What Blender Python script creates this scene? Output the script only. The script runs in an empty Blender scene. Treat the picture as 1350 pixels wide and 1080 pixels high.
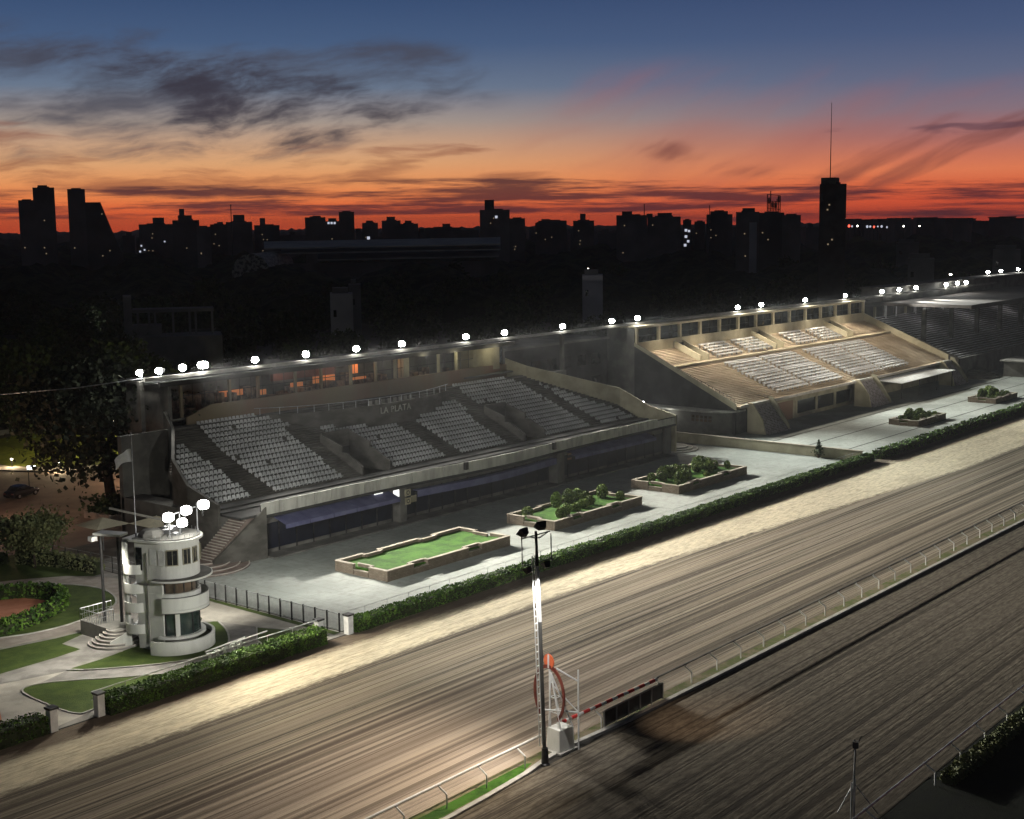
import bpy, math, random
import numpy as np
from mathutils import Vector, Matrix
random.seed(7); RNG = np.random.default_rng(11)
PI = math.pi; R = math.radians
sc = bpy.context.scene; COL = sc.collection
# ------------------------------------------------------------------ helpers
def newmesh(name, V, F, mat=None, smooth=False):
    me = bpy.data.meshes.new(name)
    me.from_pydata([tuple(map(float, v)) for v in V], [], F)
    if mat: me.materials.append(mat)
    if smooth:
        me.polygons.foreach_set('use_smooth', [True]*len(me.polygons))
    me.update(); return me
class MB:
    def __init__(s): s.v = []; s.f = []; s.m = []
    def add(s, V, F):
        n = len(s.v); s.m.append((n, len(s.f))); s.v += [tuple(p) for p in V]; s.f += [tuple(i+n for i in f) for f in F]; return s
    def box(s, x0, x1, y0, y1, z0, z1):
        if x0 > x1: x0, x1 = x1, x0
        if y0 > y1: y0, y1 = y1, y0
        return s.add([(x0,y0,z0),(x1,y0,z0),(x1,y1,z0),(x0,y1,z0),(x0,y0,z1),(x1,y0,z1),(x1,y1,z1),(x0,y1,z1)],
                     [(0,3,2,1),(4,5,6,7),(0,1,5,4),(1,2,6,5),(2,3,7,6),(3,0,4,7)])
    def cbox(s, cx, cy, w, d, z0, z1, a=0):
        c, q = math.cos(a), math.sin(a)
        P = [(cx+x*c-y*q, cy+x*q+y*c) for x, y in ((-w/2,-d/2),(w/2,-d/2),(w/2,d/2),(-w/2,d/2))]
        return s.prism(P, z0, z1)
    def prism(s, P, z0, z1):
        n = len(P); a = sum(P[i][0]*P[(i+1)%n][1]-P[(i+1)%n][0]*P[i][1] for i in range(n))
        if a < 0: P = P[::-1]
        z1s = z1 if isinstance(z1, (list, tuple)) else [z1]*n
        if a < 0 and isinstance(z1, (list, tuple)): z1s = list(z1)[::-1]
        V = [(x,y,z0) for x,y in P]+[(P[i][0],P[i][1],z1s[i]) for i in range(n)]
        F = [tuple(range(n-1,-1,-1)), tuple(range(n,2*n))]+[(i,(i+1)%n,n+(i+1)%n,n+i) for i in range(n)]
        return s.add(V, F)
    def xprism(s, P, x0, x1):   # polygon in (y,z) extruded along x
        n = len(P); V = [(x0,y,z) for y,z in P]+[(x1,y,z) for y,z in P]
        F = [tuple(range(n)), tuple(range(2*n-1,n-1,-1))]+[(i,n+i,n+(i+1)%n,(i+1)%n) for i in range(n)]
        return s.add(V, F)
    def tube(s, p, q, r, n=6, r2=None):
        p, q = Vector(p), Vector(q); d = (q-p)
        if d.length < 1e-6: return s
        d.normalize(); u = d.orthogonal().normalized(); w = d.cross(u); r2 = r if r2 is None else r2
        V = []
        for c, rr in ((p, r), (q, r2)):
            for i in range(n):
                a = 2*PI*i/n; V.append(tuple(c+(u*math.cos(a)+w*math.sin(a))*rr))
        F = [(i,(i+1)%n,n+(i+1)%n,n+i) for i in range(n)]+[tuple(range(n-1,-1,-1)), tuple(range(n,2*n))]
        return s.add(V, F)
    def path(s, pts, r, n=6):
        for a, b in zip(pts[:-1], pts[1:]): s.tube(a, b, r if not isinstance(r,(list,tuple)) else r[0], n)
        return s
    def wall(s, pts, t, z0, z1):   # thick wall along a polyline, heights may be lists
        n = len(pts); L = []; Rr = []
        for i in range(n):
            a = Vector(pts[max(i-1,0)]); b = Vector(pts[min(i+1,n-1)]); d = (b-a).normalized(); nn = Vector((-d.y, d.x))*t/2
            L.append(Vector(pts[i])+nn); Rr.append(Vector(pts[i])-nn)
        Z0 = z0 if isinstance(z0, (list,tuple)) else [z0]*n; Z1 = z1 if isinstance(z1, (list,tuple)) else [z1]*n
        V = []
        for i in range(n): V += [(L[i].x,L[i].y,Z0[i]),(Rr[i].x,Rr[i].y,Z0[i]),(Rr[i].x,Rr[i].y,Z1[i]),(L[i].x,L[i].y,Z1[i])]
        F = [(0,1,2,3),(4*n-1,4*n-2,4*n-3,4*n-4)]
        for i in range(n-1):
            for k in range(4): F.append((4*i+k,4*i+4+k,4*i+4+(k+1)%4,4*i+(k+1)%4))
        return s.add(V, F)
    def disc(s, cx, cy, r, z0, z1, n=32, a0=0, a1=2*PI, rx=None):
        P = [(cx+r*math.cos(a0+(a1-a0)*i/n), cy+(rx or r)*math.sin(a0+(a1-a0)*i/n)) for i in range(n if abs(a1-a0-2*PI)<1e-6 else n+1)]
        return s.prism(P, z0, z1)
    def ring(s, cx, cy, r0, r1, z0, z1, n=32, a0=0, a1=2*PI):
        P = [(cx+(r0+r1)/2*math.cos(a0+(a1-a0)*i/n), cy+(r0+r1)/2*math.sin(a0+(a1-a0)*i/n)) for i in range(n+1)]
        return s.wall(P, abs(r1-r0), z0, z1)
    def lathe(s, prof, cx=0, cy=0, n=12):
        m = len(prof); V = [(cx+r*math.cos(2*PI*j/n), cy+r*math.sin(2*PI*j/n), z) for r, z in prof for j in range(n)]
        F = [(i*n+j, i*n+(j+1)%n, (i+1)*n+(j+1)%n, (i+1)*n+j) for i in range(m-1) for j in range(n)]
        F += [tuple(range(n-1,-1,-1)), tuple((m-1)*n+j for j in range(n))]
        return s.add(V, F)
    def build(s, name, mat, parent=None, local=False, smooth=False, bevel=0):
        off = Vector((0,0,0))
        if not local:
            p = parent
            while p is not None: off += p.location; p = p.parent
        V = [(x-off.x,y-off.y,z-off.z) for x,y,z in s.v]
        o = bpy.data.objects.new(name, newmesh(name, V, s.f, mat, smooth)); COL.objects.link(o); o.parent = parent
        if bevel:
            b = o.modifiers.new('bevel','BEVEL'); b.width = bevel; b.segments = 2; b.limit_method = 'ANGLE'
        return o
def build_each(s, name, mat, parent=None, local=False, bevel=0):
    n = len(s.m); out = []
    for i, (a, c) in enumerate(s.m):
        b_, d = s.m[i+1] if i+1 < n else (len(s.v), len(s.f)); q = MB(); q.v = s.v[a:b_]; q.f = [tuple(k-a for k in f) for f in s.f[c:d]]
        out.append(q.build(name, mat, parent, local, bevel=bevel))
    return out
MB.build_each = build_each
def tag(o, label=None, cat=None, group=None, kind=None):
    if label: o['label'] = label
    if cat: o['category'] = cat
    if group: o['group'] = group
    if kind: o['kind'] = kind
    return o
def thing(name, label, cat, loc=(0,0,0), rz=0, group=None):
    o = bpy.data.objects.new(name, None); COL.objects.link(o); o.location = loc; o.rotation_euler.z = rz
    o.empty_display_size = .3
    return tag(o, label, cat, group)
def copy_thing(o, loc, rz=None, label=None, parent=None, group=None, scale=None):
    c = o.copy(); COL.objects.link(c); c.parent = parent
    if loc is not None: c.location = loc
    if rz is not None: c.rotation_euler.z = rz
    if scale: c.scale = scale
    if label: c['label'] = label
    if group: c['group'] = group
    for ch in o.children: copy_thing(ch, None, parent=c)
    return c
def cards(C, size, up=0.3, aspect=1.0):
    """many small leaf faces: C (n,3) centres -> verts, faces"""
    n = len(C); a = RNG.normal(size=(n,3)); a[:,2] *= .8; a /= np.linalg.norm(a,axis=1)[:,None]
    b = RNG.normal(size=(n,3)); b -= a*(a*b).sum(1)[:,None]; b /= np.linalg.norm(b,axis=1)[:,None]
    s = size*(.6+.8*RNG.random((n,1)))
    V = np.stack([C-a*s-b*s*.5*aspect, C+a*s*.2-b*s*aspect, C+a*s, C-a*s*.1+b*s*aspect],1).reshape(-1,3)
    F = [(4*i,4*i+1,4*i+2,4*i+3) for i in range(n)]
    return V, F
def leafmesh(name, C, size, mat): 
    V, F = cards(C, size); return newmesh(name, V, F, mat)
def link(name, me, parent=None, loc=None):
    o = bpy.data.objects.new(name, me); COL.objects.link(o); o.parent = parent
    if loc: o.location = loc
    return o
# ------------------------------------------------------------------ materials
class NT:
    def __init__(s, tree): s.t = tree; s.n = tree.nodes; s.l = tree.links
    def node(s, typ, **kw):
        n = s.n.new(typ)
        for k, v in kw.items():
            if k.startswith('i_'):
                key = k[2:]; key = int(key) if key.isdigit() else key.replace('_',' ')
                s.set(n.inputs[key], v)
            else: setattr(n, k, v)
        return n
    def set(s, inp, v):
        if isinstance(v, bpy.types.NodeSocket): s.l.new(v, inp)
        else: inp.default_value = v
    def m(s, op, a, b=0.0, c=0.0, clamp=False):
        n = s.n.new('ShaderNodeMath'); n.operation = op; n.use_clamp = clamp
        s.set(n.inputs[0], a); s.set(n.inputs[1], b); s.set(n.inputs[2], c); return n.outputs[0]
    def sstep(s, x, a, b):
        n = s.n.new('ShaderNodeMapRange'); n.interpolation_type = 'SMOOTHSTEP'
        s.set(n.inputs[0], x); s.set(n.inputs[1], a); s.set(n.inputs[2], b); return n.outputs[0]
    def mix(s, f, a, b):
        n = s.n.new('ShaderNodeMix'); n.data_type = 'RGBA'
        s.set(n.inputs[0], f); s.set(n.inputs[6], col(a)); s.set(n.inputs[7], col(b)); return n.outputs[2]
    def noise(s, vec, scale, detail=4, rough=.55, dist=0):
        n = s.n.new('ShaderNodeTexNoise'); s.set(n.inputs['Vector'], vec); n.inputs['Scale'].default_value = scale
        n.inputs['Detail'].default_value = detail; n.inputs['Roughness'].default_value = rough; n.inputs['Distortion'].default_value = dist
        return n.outputs['Fac']
    def mapv(s, vec, sc_=(1,1,1), loc=(0,0,0), rot=(0,0,0)):
        n = s.n.new('ShaderNodeMapping'); s.set(n.inputs[0], vec); n.inputs[1].default_value = loc; n.inputs[2].default_value = rot; n.inputs[3].default_value = sc_
        return n.outputs[0]
    def comb(s, x, y, z=0.0):
        n = s.n.new('ShaderNodeCombineXYZ'); s.set(n.inputs[0],x); s.set(n.inputs[1],y); s.set(n.inputs[2],z); return n.outputs[0]
def col(c):
    if isinstance(c, (tuple, list)) and len(c) == 3: return (*c, 1)
    return c
def base(name, rough=.7, metal=0.0, spec=.3):
    m = bpy.data.materials.new(name); m.use_nodes = True; t = NT(m.node_tree); b = m.node_tree.nodes['Principled BSDF']
    b.inputs['Roughness'].default_value = rough; b.inputs['Metallic'].default_value = metal; b.inputs['Specular IOR Level'].default_value = spec
    pos = t.node('ShaderNodeNewGeometry').outputs['Position']
    return m, t, b, pos
def vary(name, c1, c2, scale=.6, rough=.7, metal=0.0, detail=5, bump=0.0, bscale=8, stretch=(1,1,1), spec=.3, lo=.35, hi=.65, objrand=0.0):
    m, t, b, pos = base(name, rough, metal, spec)
    v = t.mapv(pos, stretch); f = t.noise(v, scale, detail)
    f = t.sstep(f, lo, hi); c = t.mix(f, c1, c2)
    if objrand:
        oi = t.node('ShaderNodeObjectInfo').outputs['Random']
        hs = t.node('ShaderNodeHueSaturation', i_Color=c, i_Value=t.m('ADD', t.m('MULTIPLY', oi, objrand), 1-objrand/2)); c = hs.outputs[0]
    t.l.new(c, b.inputs['Base Color'])
    if bump:
        bn = t.node('ShaderNodeBump', i_Strength=bump, i_Height=t.noise(v, bscale, 4)); bn.inputs['Distance'].default_value = .05
        t.l.new(bn.outputs[0], b.inputs['Normal'])
    return m
def emis(name, c, s):
    m = bpy.data.materials.new(name); m.use_nodes = True; b = m.node_tree.nodes['Principled BSDF']
    b.inputs['Base Color'].default_value = (*[min(1,x) for x in c],1); b.inputs['Emission Color'].default_value = (*c,1); b.inputs['Emission Strength'].default_value = s
    return m
def brick(name, c1, c2, mortar, scale=1, bw=.4, bh=.12, rough=.85):
    m, t, b, pos = base(name, rough)
    sp = t.node('ShaderNodeSeparateXYZ', i_0=pos); v = t.comb(t.m('ADD', sp.outputs[0], sp.outputs[1]), sp.outputs[2])
    bt = t.node('ShaderNodeTexBrick', i_Vector=v); bt.inputs['Color1'].default_value = col(c1); bt.inputs['Color2'].default_value = col(c2); bt.inputs['Mortar'].default_value = col(mortar)
    bt.inputs['Scale'].default_value = scale; bt.inputs['Brick Width'].default_value = bw; bt.inputs['Row Height'].default_value = bh; bt.inputs['Mortar Size'].default_value = .012
    n = t.noise(pos, 1.2, 5); c = t.mix(t.m('MULTIPLY', t.sstep(n,.4,.75), .5), bt.outputs[0], tuple(x*.45 for x in c1))
    t.l.new(c, b.inputs['Base Color']); return m
M = {}
M['conc'] = vary('aged_concrete', (.20,.195,.175), (.30,.29,.26), .5, .85, bump=.3, bscale=6)
M['conc_dark'] = vary('dark_concrete', (.09,.088,.08), (.15,.145,.13), .5, .9, bump=.3)
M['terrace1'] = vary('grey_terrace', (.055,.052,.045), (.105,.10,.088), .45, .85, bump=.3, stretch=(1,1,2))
M['cream'] = vary('cream_paint', (.44,.385,.26), (.57,.51,.36), .5, .75, bump=.15)
M['cream_dull'] = vary('dull_cream_render', (.25,.23,.16), (.36,.33,.23), .5, .8, bump=.15)
M['salmon'] = vary('salmon_render', (.20,.12,.08), (.19,.16,.105), .16, .8, bump=.1, stretch=(1,.4,.4))
M['parapet'] = vary('pale_parapet', (.30,.295,.265), (.46,.455,.41), 1.1, .8, bump=.2, stretch=(1,1,.3))
M['white'] = vary('white_render', (.58,.58,.53), (.74,.74,.68), .7, .6, bump=.12, stretch=(1,1,.35), lo=.3, hi=.6)
M['white_paint'] = vary('white_paint', (.62,.62,.60), (.78,.78,.75), 1.5, .45)
M['seat'] = vary('pale_seat_plastic', (.42,.43,.42), (.62,.63,.62), .35, .5, objrand=.3)
M['bench'] = vary('white_bench_plastic', (.66,.64,.62), (.82,.80,.78), .5, .5)
M['brickp'] = brick('planter_brick', (.21,.165,.12), (.27,.215,.16), (.10,.09,.07))
M['cap'] = vary('planter_coping', (.26,.23,.18), (.34,.30,.24), 1.5, .8)
M['shade_dark'] = vary('shade_dark_render', (.025,.025,.024), (.05,.05,.047), .4, .9)  # dark colour stands in for surfaces the lamps leave unlit
M['metal_dark'] = vary('dark_metal', (.03,.03,.032), (.06,.06,.06), 2, .5, .6)
M['metal'] = vary('galvanised_metal', (.35,.36,.37), (.5,.51,.52), 2, .4, .7)
M['black'] = vary('black_paint', (.015,.015,.016), (.03,.03,.03), 2, .4)
M['glass'] = vary('dark_glass', (.012,.015,.015), (.03,.034,.034), .8, .08, spec=.6)
M['glass_green'] = vary('green_tinted_glass', (.012,.024,.022), (.035,.055,.05), 1.6, .1, spec=.6)
M['curtain'] = vary('brown_curtained_glass', (.05,.04,.03), (.12,.085,.06), 1.2, .15, spec=.5)
M['awning'] = vary('violet_blue_canvas', (.085,.088,.17), (.125,.13,.22), .8, .8, bump=.2)
M['navy'] = vary('navy_glazed_panel', (.008,.010,.018), (.014,.017,.028), .5, .3)
M['step_red'] = vary('reddish_stair_tile', (.15,.115,.095), (.22,.175,.15), 1.2, .8)
M['riser'] = vary('pale_riser', (.42,.38,.34), (.52,.48,.43), 1.2, .8)
M['step_purple'] = vary('mauve_stair_tile', (.17,.14,.14), (.36,.32,.33), 2.5, .8)
M['orange_paint'] = vary('orange_red_paint', (.62,.12,.04), (.75,.18,.07), 2, .5)
M['maroon'] = vary('maroon_paint', (.10,.02,.015), (.2,.045,.03), 2, .4)
M['red'] = vary('red_paint', (.55,.03,.025), (.7,.06,.05), 2, .4)
M['city'] = vary('city_render', (.10,.095,.10), (.17,.16,.165), .05, .9, objrand=.5)
M['pale_bldg'] = vary('pale_building_render', (.36,.36,.40), (.46,.46,.5), .1, .9, objrand=.3)
M['roof_sheet'] = vary('corrugated_roof', (.28,.28,.28), (.40,.40,.38), .1, .6)
M['bark'] = vary('bark', (.03,.022,.016), (.06,.045,.032), 3, .95, bump=.6, stretch=(1,1,.3))
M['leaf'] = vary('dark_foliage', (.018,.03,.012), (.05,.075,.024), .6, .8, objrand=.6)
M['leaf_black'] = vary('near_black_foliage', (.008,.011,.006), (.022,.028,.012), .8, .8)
M['leaf_mid'] = vary('garden_tree_leaves', (.09,.11,.045), (.17,.18,.075), .9, .75)
M['hedge'] = vary('hedge_leaves', (.02,.055,.006), (.10,.19,.024), 1.3, .75, objrand=.1)
M['hedge_core'] = vary('hedge_twigs', (.015,.02,.008), (.03,.04,.014), 2, .95)
M['shrub'] = vary('shrub_leaves', (.05,.09,.018), (.15,.21,.04), 2.0, .7, objrand=.5)
M['soil'] = vary('planting_soil', (.05,.035,.024), (.09,.06,.04), 2, .95, bump=.4)
M['clay'] = vary('red_clay', (.38,.15,.085), (.47,.20,.12), .8, .9, bump=.2)
M['paver'] = vary('pinkish_paving', (.27,.235,.205), (.36,.32,.28), 1.0, .85, bump=.2)
M['paver_grey'] = vary('grey_paving', (.19,.18,.165), (.30,.285,.26), .7, .85, bump=.2)
M['paver_light'] = vary('pale_worn_paving', (.32,.30,.26), (.46,.43,.37), .5, .85, bump=.2)
M['kerb'] = vary('kerb_concrete', (.32,.31,.28), (.46,.45,.41), 1.0, .85)
M['plaza'] = vary('brown_street_paving', (.15,.11,.085), (.22,.165,.125), .25, .85, bump=.2)
M['drain'] = vary('dark_drain_grate', (.015,.015,.015), (.035,.035,.035), 2, .9)
M['carpaint'] = vary('black_car_paint', (.012,.012,.014), (.02,.02,.022), 1, .2, spec=.6)
M['rubber'] = vary('rubber', (.012,.012,.012), (.02,.02,.02), 2, .85)
M['lamp'] = emis('floodlight_lens', (1.0,.99,.93), 130)
M['lamp_near'] = emis('tower_lamp_lens', (1.0,.99,.93), 30)
M['lamp_warm'] = emis('small_white_lamp', (1,.93,.78), 14)
M['lamp_orange'] = emis('orange_glow', (1,.38,.14), .12)
M['lamp_faint'] = emis('window_light', (.8,.85,1), .7)
M['lamp_red'] = emis('red_light', (1,.1,.06), 3)
M['lamp_green'] = emis('green_light', (.1,1,.4), 3)
def grass(name, c1, c2, c3):
    m, t, b, pos = base(name, .9, 0, .15)
    f = t.sstep(t.noise(pos, .8, 6, .65), .38, .62); g = t.noise(pos, 4, 5, .65)
    c = t.mix(f, c1, c2); c = t.mix(t.sstep(g,.55,.8), c, c3); t.l.new(c, b.inputs['Base Color'])
    bn = t.node('ShaderNodeBump', i_Strength=.6, i_Height=t.noise(pos, 14, 3)); bn.inputs['Distance'].default_value = .06
    t.l.new(bn.outputs[0], b.inputs['Normal']); return m
M['grass'] = grass('lawn_grass', (.045,.072,.016), (.068,.10,.022), (.095,.095,.035))
M['grass_bright'] = grass('watered_lawn', (.022,.068,.004), (.045,.125,.009), (.075,.105,.02))
M['grass_dry'] = grass('worn_verge_grass', (.10,.12,.035), (.20,.16,.10), (.06,.13,.02))
M['grass_street'] = grass('olive_lawn', (.10,.12,.015), (.15,.16,.02), (.12,.13,.03))
def wood_mat():
    m, t, b, pos = base('distant_canopy', .95, 0, .1)
    f = t.noise(pos, .12, 6, .7); c = t.mix(t.sstep(f,.4,.62), (.010,.014,.008), (.04,.052,.022)); t.l.new(c, b.inputs['Base Color'])
    bn = t.node('ShaderNodeBump', i_Strength=1, i_Height=t.noise(pos, .5, 5)); bn.inputs['Distance'].default_value = 1.5
    t.l.new(bn.outputs[0], b.inputs['Normal']); return m
M['wood'] = wood_mat()
# concrete apron with paving joints
def apron():
    m, t, b, pos = base('concrete_apron', .8, 0, .3)
    f = t.noise(pos, .12, 6, .6); g = t.noise(pos, 1.5, 5)
    c = t.mix(t.sstep(f,.38,.62), (.23,.25,.225), (.32,.34,.31)); c = t.mix(t.m('MULTIPLY', t.sstep(g,.45,.7), .5), c, (.19,.185,.165))
    sp = t.node('ShaderNodeSeparateXYZ', i_0=pos)
    jx = t.m('LESS_THAN', t.m('MODULO', sp.outputs[0], 3.0), .05); jy = t.m('LESS_THAN', t.m('MODULO', sp.outputs[1], 4.0), .035)
    c = t.mix(t.m('MULTIPLY', t.m('MAXIMUM', jx, jy), .5), c, (.10,.10,.09)); t.l.new(c, b.inputs['Base Color'])
    bn = t.node('ShaderNodeBump', i_Strength=.2, i_Height=t.noise(pos, 5, 4)); bn.inputs['Distance'].default_value = .03
    t.l.new(bn.outputs[0], b.inputs['Normal']); return m
M['apron'] = apron()
def track():
    m, t, b, pos = base('harrowed_sand_track', .95, 0, .1)
    sp = t.node('ShaderNodeSeparateXYZ', i_0=pos); x, y = sp.outputs[0], sp.outputs[1]
    wob = t.m('MULTIPLY', t.m('SUBTRACT', t.noise(t.comb(t.m('MULTIPLY', x, .03), t.m('MULTIPLY', y, .05)), 1, 2), .5), .35)
    yy = t.m('ADD', y, wob); y2 = t.m('ADD', y, t.m('MULTIPLY', x, .022))
    n = lambda kx, ky, z, d, v=yy, ro=.6: t.noise(t.comb(t.m('MULTIPLY', x, kx), t.m('MULTIPLY', v, ky), z), 1, d, ro)
    s0 = n(.006, .55, 0, 3)            # broad lanes
    s1 = n(.005, 2.6, 2, 6, ro=.72)    # wheel bands
    s2 = n(.008, 8.5, 3, 3)             # harrow lines
    s4 = n(.010, 3.2, 9, 3, y2)         # older passes at a slight angle
    s3 = n(.75, 3.2, 7, 7, y, .72)     # clods and hoof-broken ground
    s5 = n(.12, .35, 5, 4, y)          # damp and dry patches
    pale = t.mix(t.sstep(s3,.34,.60), (.44,.385,.275), (.70,.62,.45)); pale = t.mix(t.m('MULTIPLY', t.sstep(s1,.42,.34), .55), pale, (.30,.26,.19)); pale = t.mix(t.m('MULTIPLY', t.sstep(s2,.47,.36), .5), pale, (.32,.275,.20)); pale = t.mix(t.m('MULTIPLY', t.sstep(s5,.52,.62), .35), pale, (.33,.28,.20))
    dark = t.mix(t.sstep(s0,.42,.58), (.12,.10,.074), (.26,.22,.165)); dark = t.mix(t.m('MULTIPLY', t.sstep(s1,.52,.57), .7), dark, (.40,.34,.25)); dark = t.mix(t.m('MULTIPLY', t.sstep(s1,.44,.40), .8), dark, (.035,.030,.025))
    dark = t.mix(t.m('MULTIPLY', t.sstep(s2,.46,.43), .55), dark, (.045,.038,.030)); dark = t.mix(t.m('MULTIPLY', t.sstep(s4,.57,.60), .45), dark, (.36,.32,.26))
    dark = t.mix(t.m('MULTIPLY', t.sstep(s3,.56,.66), .35), dark, (.30,.265,.205)); dark = t.mix(t.m('MULTIPLY', t.sstep(s3,.42,.32), .45), dark, (.05,.042,.033))
    edge = t.m('SUBTRACT', 67.4, t.m('MULTIPLY', t.m('MINIMUM', t.m('MAXIMUM', t.m('SUBTRACT', x, 95.0), 0.0), 70.0), .075))
    dy = t.m('SUBTRACT', t.m('ADD', y, t.m('MULTIPLY', t.m('SUBTRACT', s3, .5), 2.0)), edge)
    c = t.mix(t.sstep(dy, -.3, .5), dark, pale)
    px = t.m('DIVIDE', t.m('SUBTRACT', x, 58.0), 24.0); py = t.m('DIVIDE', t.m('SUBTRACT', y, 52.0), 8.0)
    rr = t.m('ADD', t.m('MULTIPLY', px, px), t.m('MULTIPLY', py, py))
    c = t.mix(t.m('MULTIPLY', t.sstep(rr, 1.5, .1), .6), c, t.mix(t.sstep(s1,.40,.58), (.20,.155,.12), (.46,.375,.30)))  # paler pool of mast light painted into the sand colour
    hedge_side = t.sstep(t.m('ADD', y, t.m('MULTIPLY', t.m('SUBTRACT', s3, .5), 3.4)), 70.8, 72.0)  # darker brown band along the hedge side of the track
    c = t.mix(t.m('MULTIPLY', hedge_side, .85), c, (.085,.058,.045)); t.l.new(c, b.inputs['Base Color'])
    h = t.m('ADD', t.m('MULTIPLY', s1, .5), t.m('ADD', t.m('MULTIPLY', s2, .5), t.m('MULTIPLY', s3, .9)))
    bn = t.node('ShaderNodeBump', i_Strength=1.0, i_Height=h); bn.inputs['Distance'].default_value = .16
    t.l.new(bn.outputs[0], b.inputs['Normal']); return m
M['track'] = track()
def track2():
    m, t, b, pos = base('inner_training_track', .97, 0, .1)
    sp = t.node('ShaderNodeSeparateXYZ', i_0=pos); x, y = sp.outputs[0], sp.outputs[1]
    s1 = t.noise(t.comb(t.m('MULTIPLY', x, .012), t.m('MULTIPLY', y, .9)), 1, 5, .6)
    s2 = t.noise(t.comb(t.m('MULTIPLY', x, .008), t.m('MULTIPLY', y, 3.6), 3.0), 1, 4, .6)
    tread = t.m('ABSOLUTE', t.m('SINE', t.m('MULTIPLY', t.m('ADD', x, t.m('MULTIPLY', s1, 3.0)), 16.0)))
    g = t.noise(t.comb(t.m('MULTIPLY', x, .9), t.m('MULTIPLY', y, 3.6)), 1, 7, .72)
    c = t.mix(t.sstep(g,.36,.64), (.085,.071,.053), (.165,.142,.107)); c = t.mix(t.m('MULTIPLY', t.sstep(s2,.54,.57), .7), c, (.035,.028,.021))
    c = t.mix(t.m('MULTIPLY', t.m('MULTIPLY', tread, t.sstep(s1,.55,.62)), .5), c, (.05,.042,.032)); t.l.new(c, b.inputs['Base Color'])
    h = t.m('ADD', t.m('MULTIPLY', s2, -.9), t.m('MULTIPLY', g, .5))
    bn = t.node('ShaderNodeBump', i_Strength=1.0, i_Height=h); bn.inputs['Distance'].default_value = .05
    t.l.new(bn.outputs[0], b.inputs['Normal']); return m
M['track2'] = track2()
# ------------------------------------------------------------------ the setting: ground, tracks, apron, paths
def sheet(name, P, z, mat, kind='structure', th=.03):
    mb = MB(); n = len(P)
    a = sum(P[i][0]*P[(i+1)%n][1]-P[(i+1)%n][0]*P[i][1] for i in range(n))
    if a < 0: P = P[::-1]
    mb.add([(x,y,z) for x,y in P], [tuple(range(n))]); o = mb.build(name, mat); tag(o, kind=kind); return o
def smooth(P, k=3, closed=True):
    n = len(P); out = []
    for i in range(n if closed else n-1):
        p0,p1,p2,p3 = (Vector(P[(i-1)%n] if closed or i>0 else P[0]), Vector(P[i]), Vector(P[(i+1)%n]), Vector(P[(i+2)%n] if closed or i+2<n else P[-1]))
        for j in range(k):
            u = j/k; q = .5*((2*p1)+(-p0+p2)*u+(2*p0-5*p1+4*p2-p3)*u*u+(-p0+3*p1-3*p2+p3)*u**3); out.append((q.x,q.y))
    if not closed: out.append(tuple(P[-1]))
    return out
m_ground = vary('city_ground', (.028,.028,.024), (.055,.05,.042), .05, .95)
sheet('ground', [(-9000,-9000),(9000,-9000),(9000,9000),(-9000,9000)], -.05, m_ground)
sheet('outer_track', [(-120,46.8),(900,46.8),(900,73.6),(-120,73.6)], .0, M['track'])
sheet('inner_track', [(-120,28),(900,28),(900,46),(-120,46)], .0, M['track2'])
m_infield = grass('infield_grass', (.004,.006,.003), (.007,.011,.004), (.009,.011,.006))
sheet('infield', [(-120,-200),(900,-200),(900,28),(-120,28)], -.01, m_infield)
tag(MB().wall([(x,45.95) for x in (-120,-60,0,30,44,49)]+[(50,45.75),(53.6,45.9),(57.2,46.15),(59.6,46.55),(62,46.75),(64,46.6),(68,46.35),(80,46.25),(140,46.1),(400,46.0),(900,46.0)], .32, -.05, .13).build('track_kerb', M['kerb']), kind='structure')
sheet('track_verge', [(-120,46.1),(49,46.1),(57,46.3),(60,46.7),(64,46.75),(80,46.4),(900,46.2),(900,47.2),(80,47.35),(60,47.6),(40,47.4),(-120,47.4)], .008, M['grass_dry'])
sheet('verge_lawn', [(-120,46.15),(49,46.15),(57,46.4),(58.8,46.9),(58.4,47.2),(50,47.05),(-120,47.0)], .012, M['grass_bright'])
sheet('stand_apron', [(70.1,74.6),(162.3,74.6),(162.3,99),(70.1,99)], .02, M['apron'])
sheet('far_apron', [(162.7,74.6),(900,74.6),(900,101),(162.7,101)], .02, M['apron'])
for yy in (91.7, 86.0, 80.1):
    tag(MB().box(163.5, 420, yy-.11, yy+.11, .021, .03).build('drain_channel', M['drain']), kind='structure')
sheet('stand_forecourt', [(70.1,99),(162.3,99),(162.3,116),(70.1,116)], .016, M['conc_dark'])
# garden by the tower
sheet('garden_paving', [(30,73.8),(70,73.8),(70,112),(30,112)], -.004, M['paver_grey'])
oval = smooth([(40,107),(60.5,107.1),(63.3,106.4),(65.3,103.8),(66.1,100.8),(65.6,98.0),(64.3,95.6),(62.7,94.4),(60.8,93.8),(58.1,93.2),(55.3,93.4),(53,94.3),(47,97)], 5)
pathO = [(38,118),(56,112.2),(61.9,109.9),(64.5,108.4),(66.8,106.6),(68.5,104),(69.1,101.5),(69.0,97),(66,93.2),(62,91.3),(59.1,90.8),(56.7,91.0),(54.2,91.6),(51.7,92.0),(44,93.4),(30,98)]
sheet('curved_path', smooth(pathO, 4), .004, M['paver'])
sheet('oval_lawn', oval, .012, M['grass'])
tag(MB().wall(oval+[oval[0]], .16, -.02, .07).build('oval_lawn_edge', M['kerb']), kind='structure')
sheet('clay_bed', smooth([(44,104.6),(58.8,104.2),(60.5,102.7),(61.0,100.6),(60.3,98.0),(57.6,96.5),(54,95.6),(48,97.5)], 4), .02, M['clay'])
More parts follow.
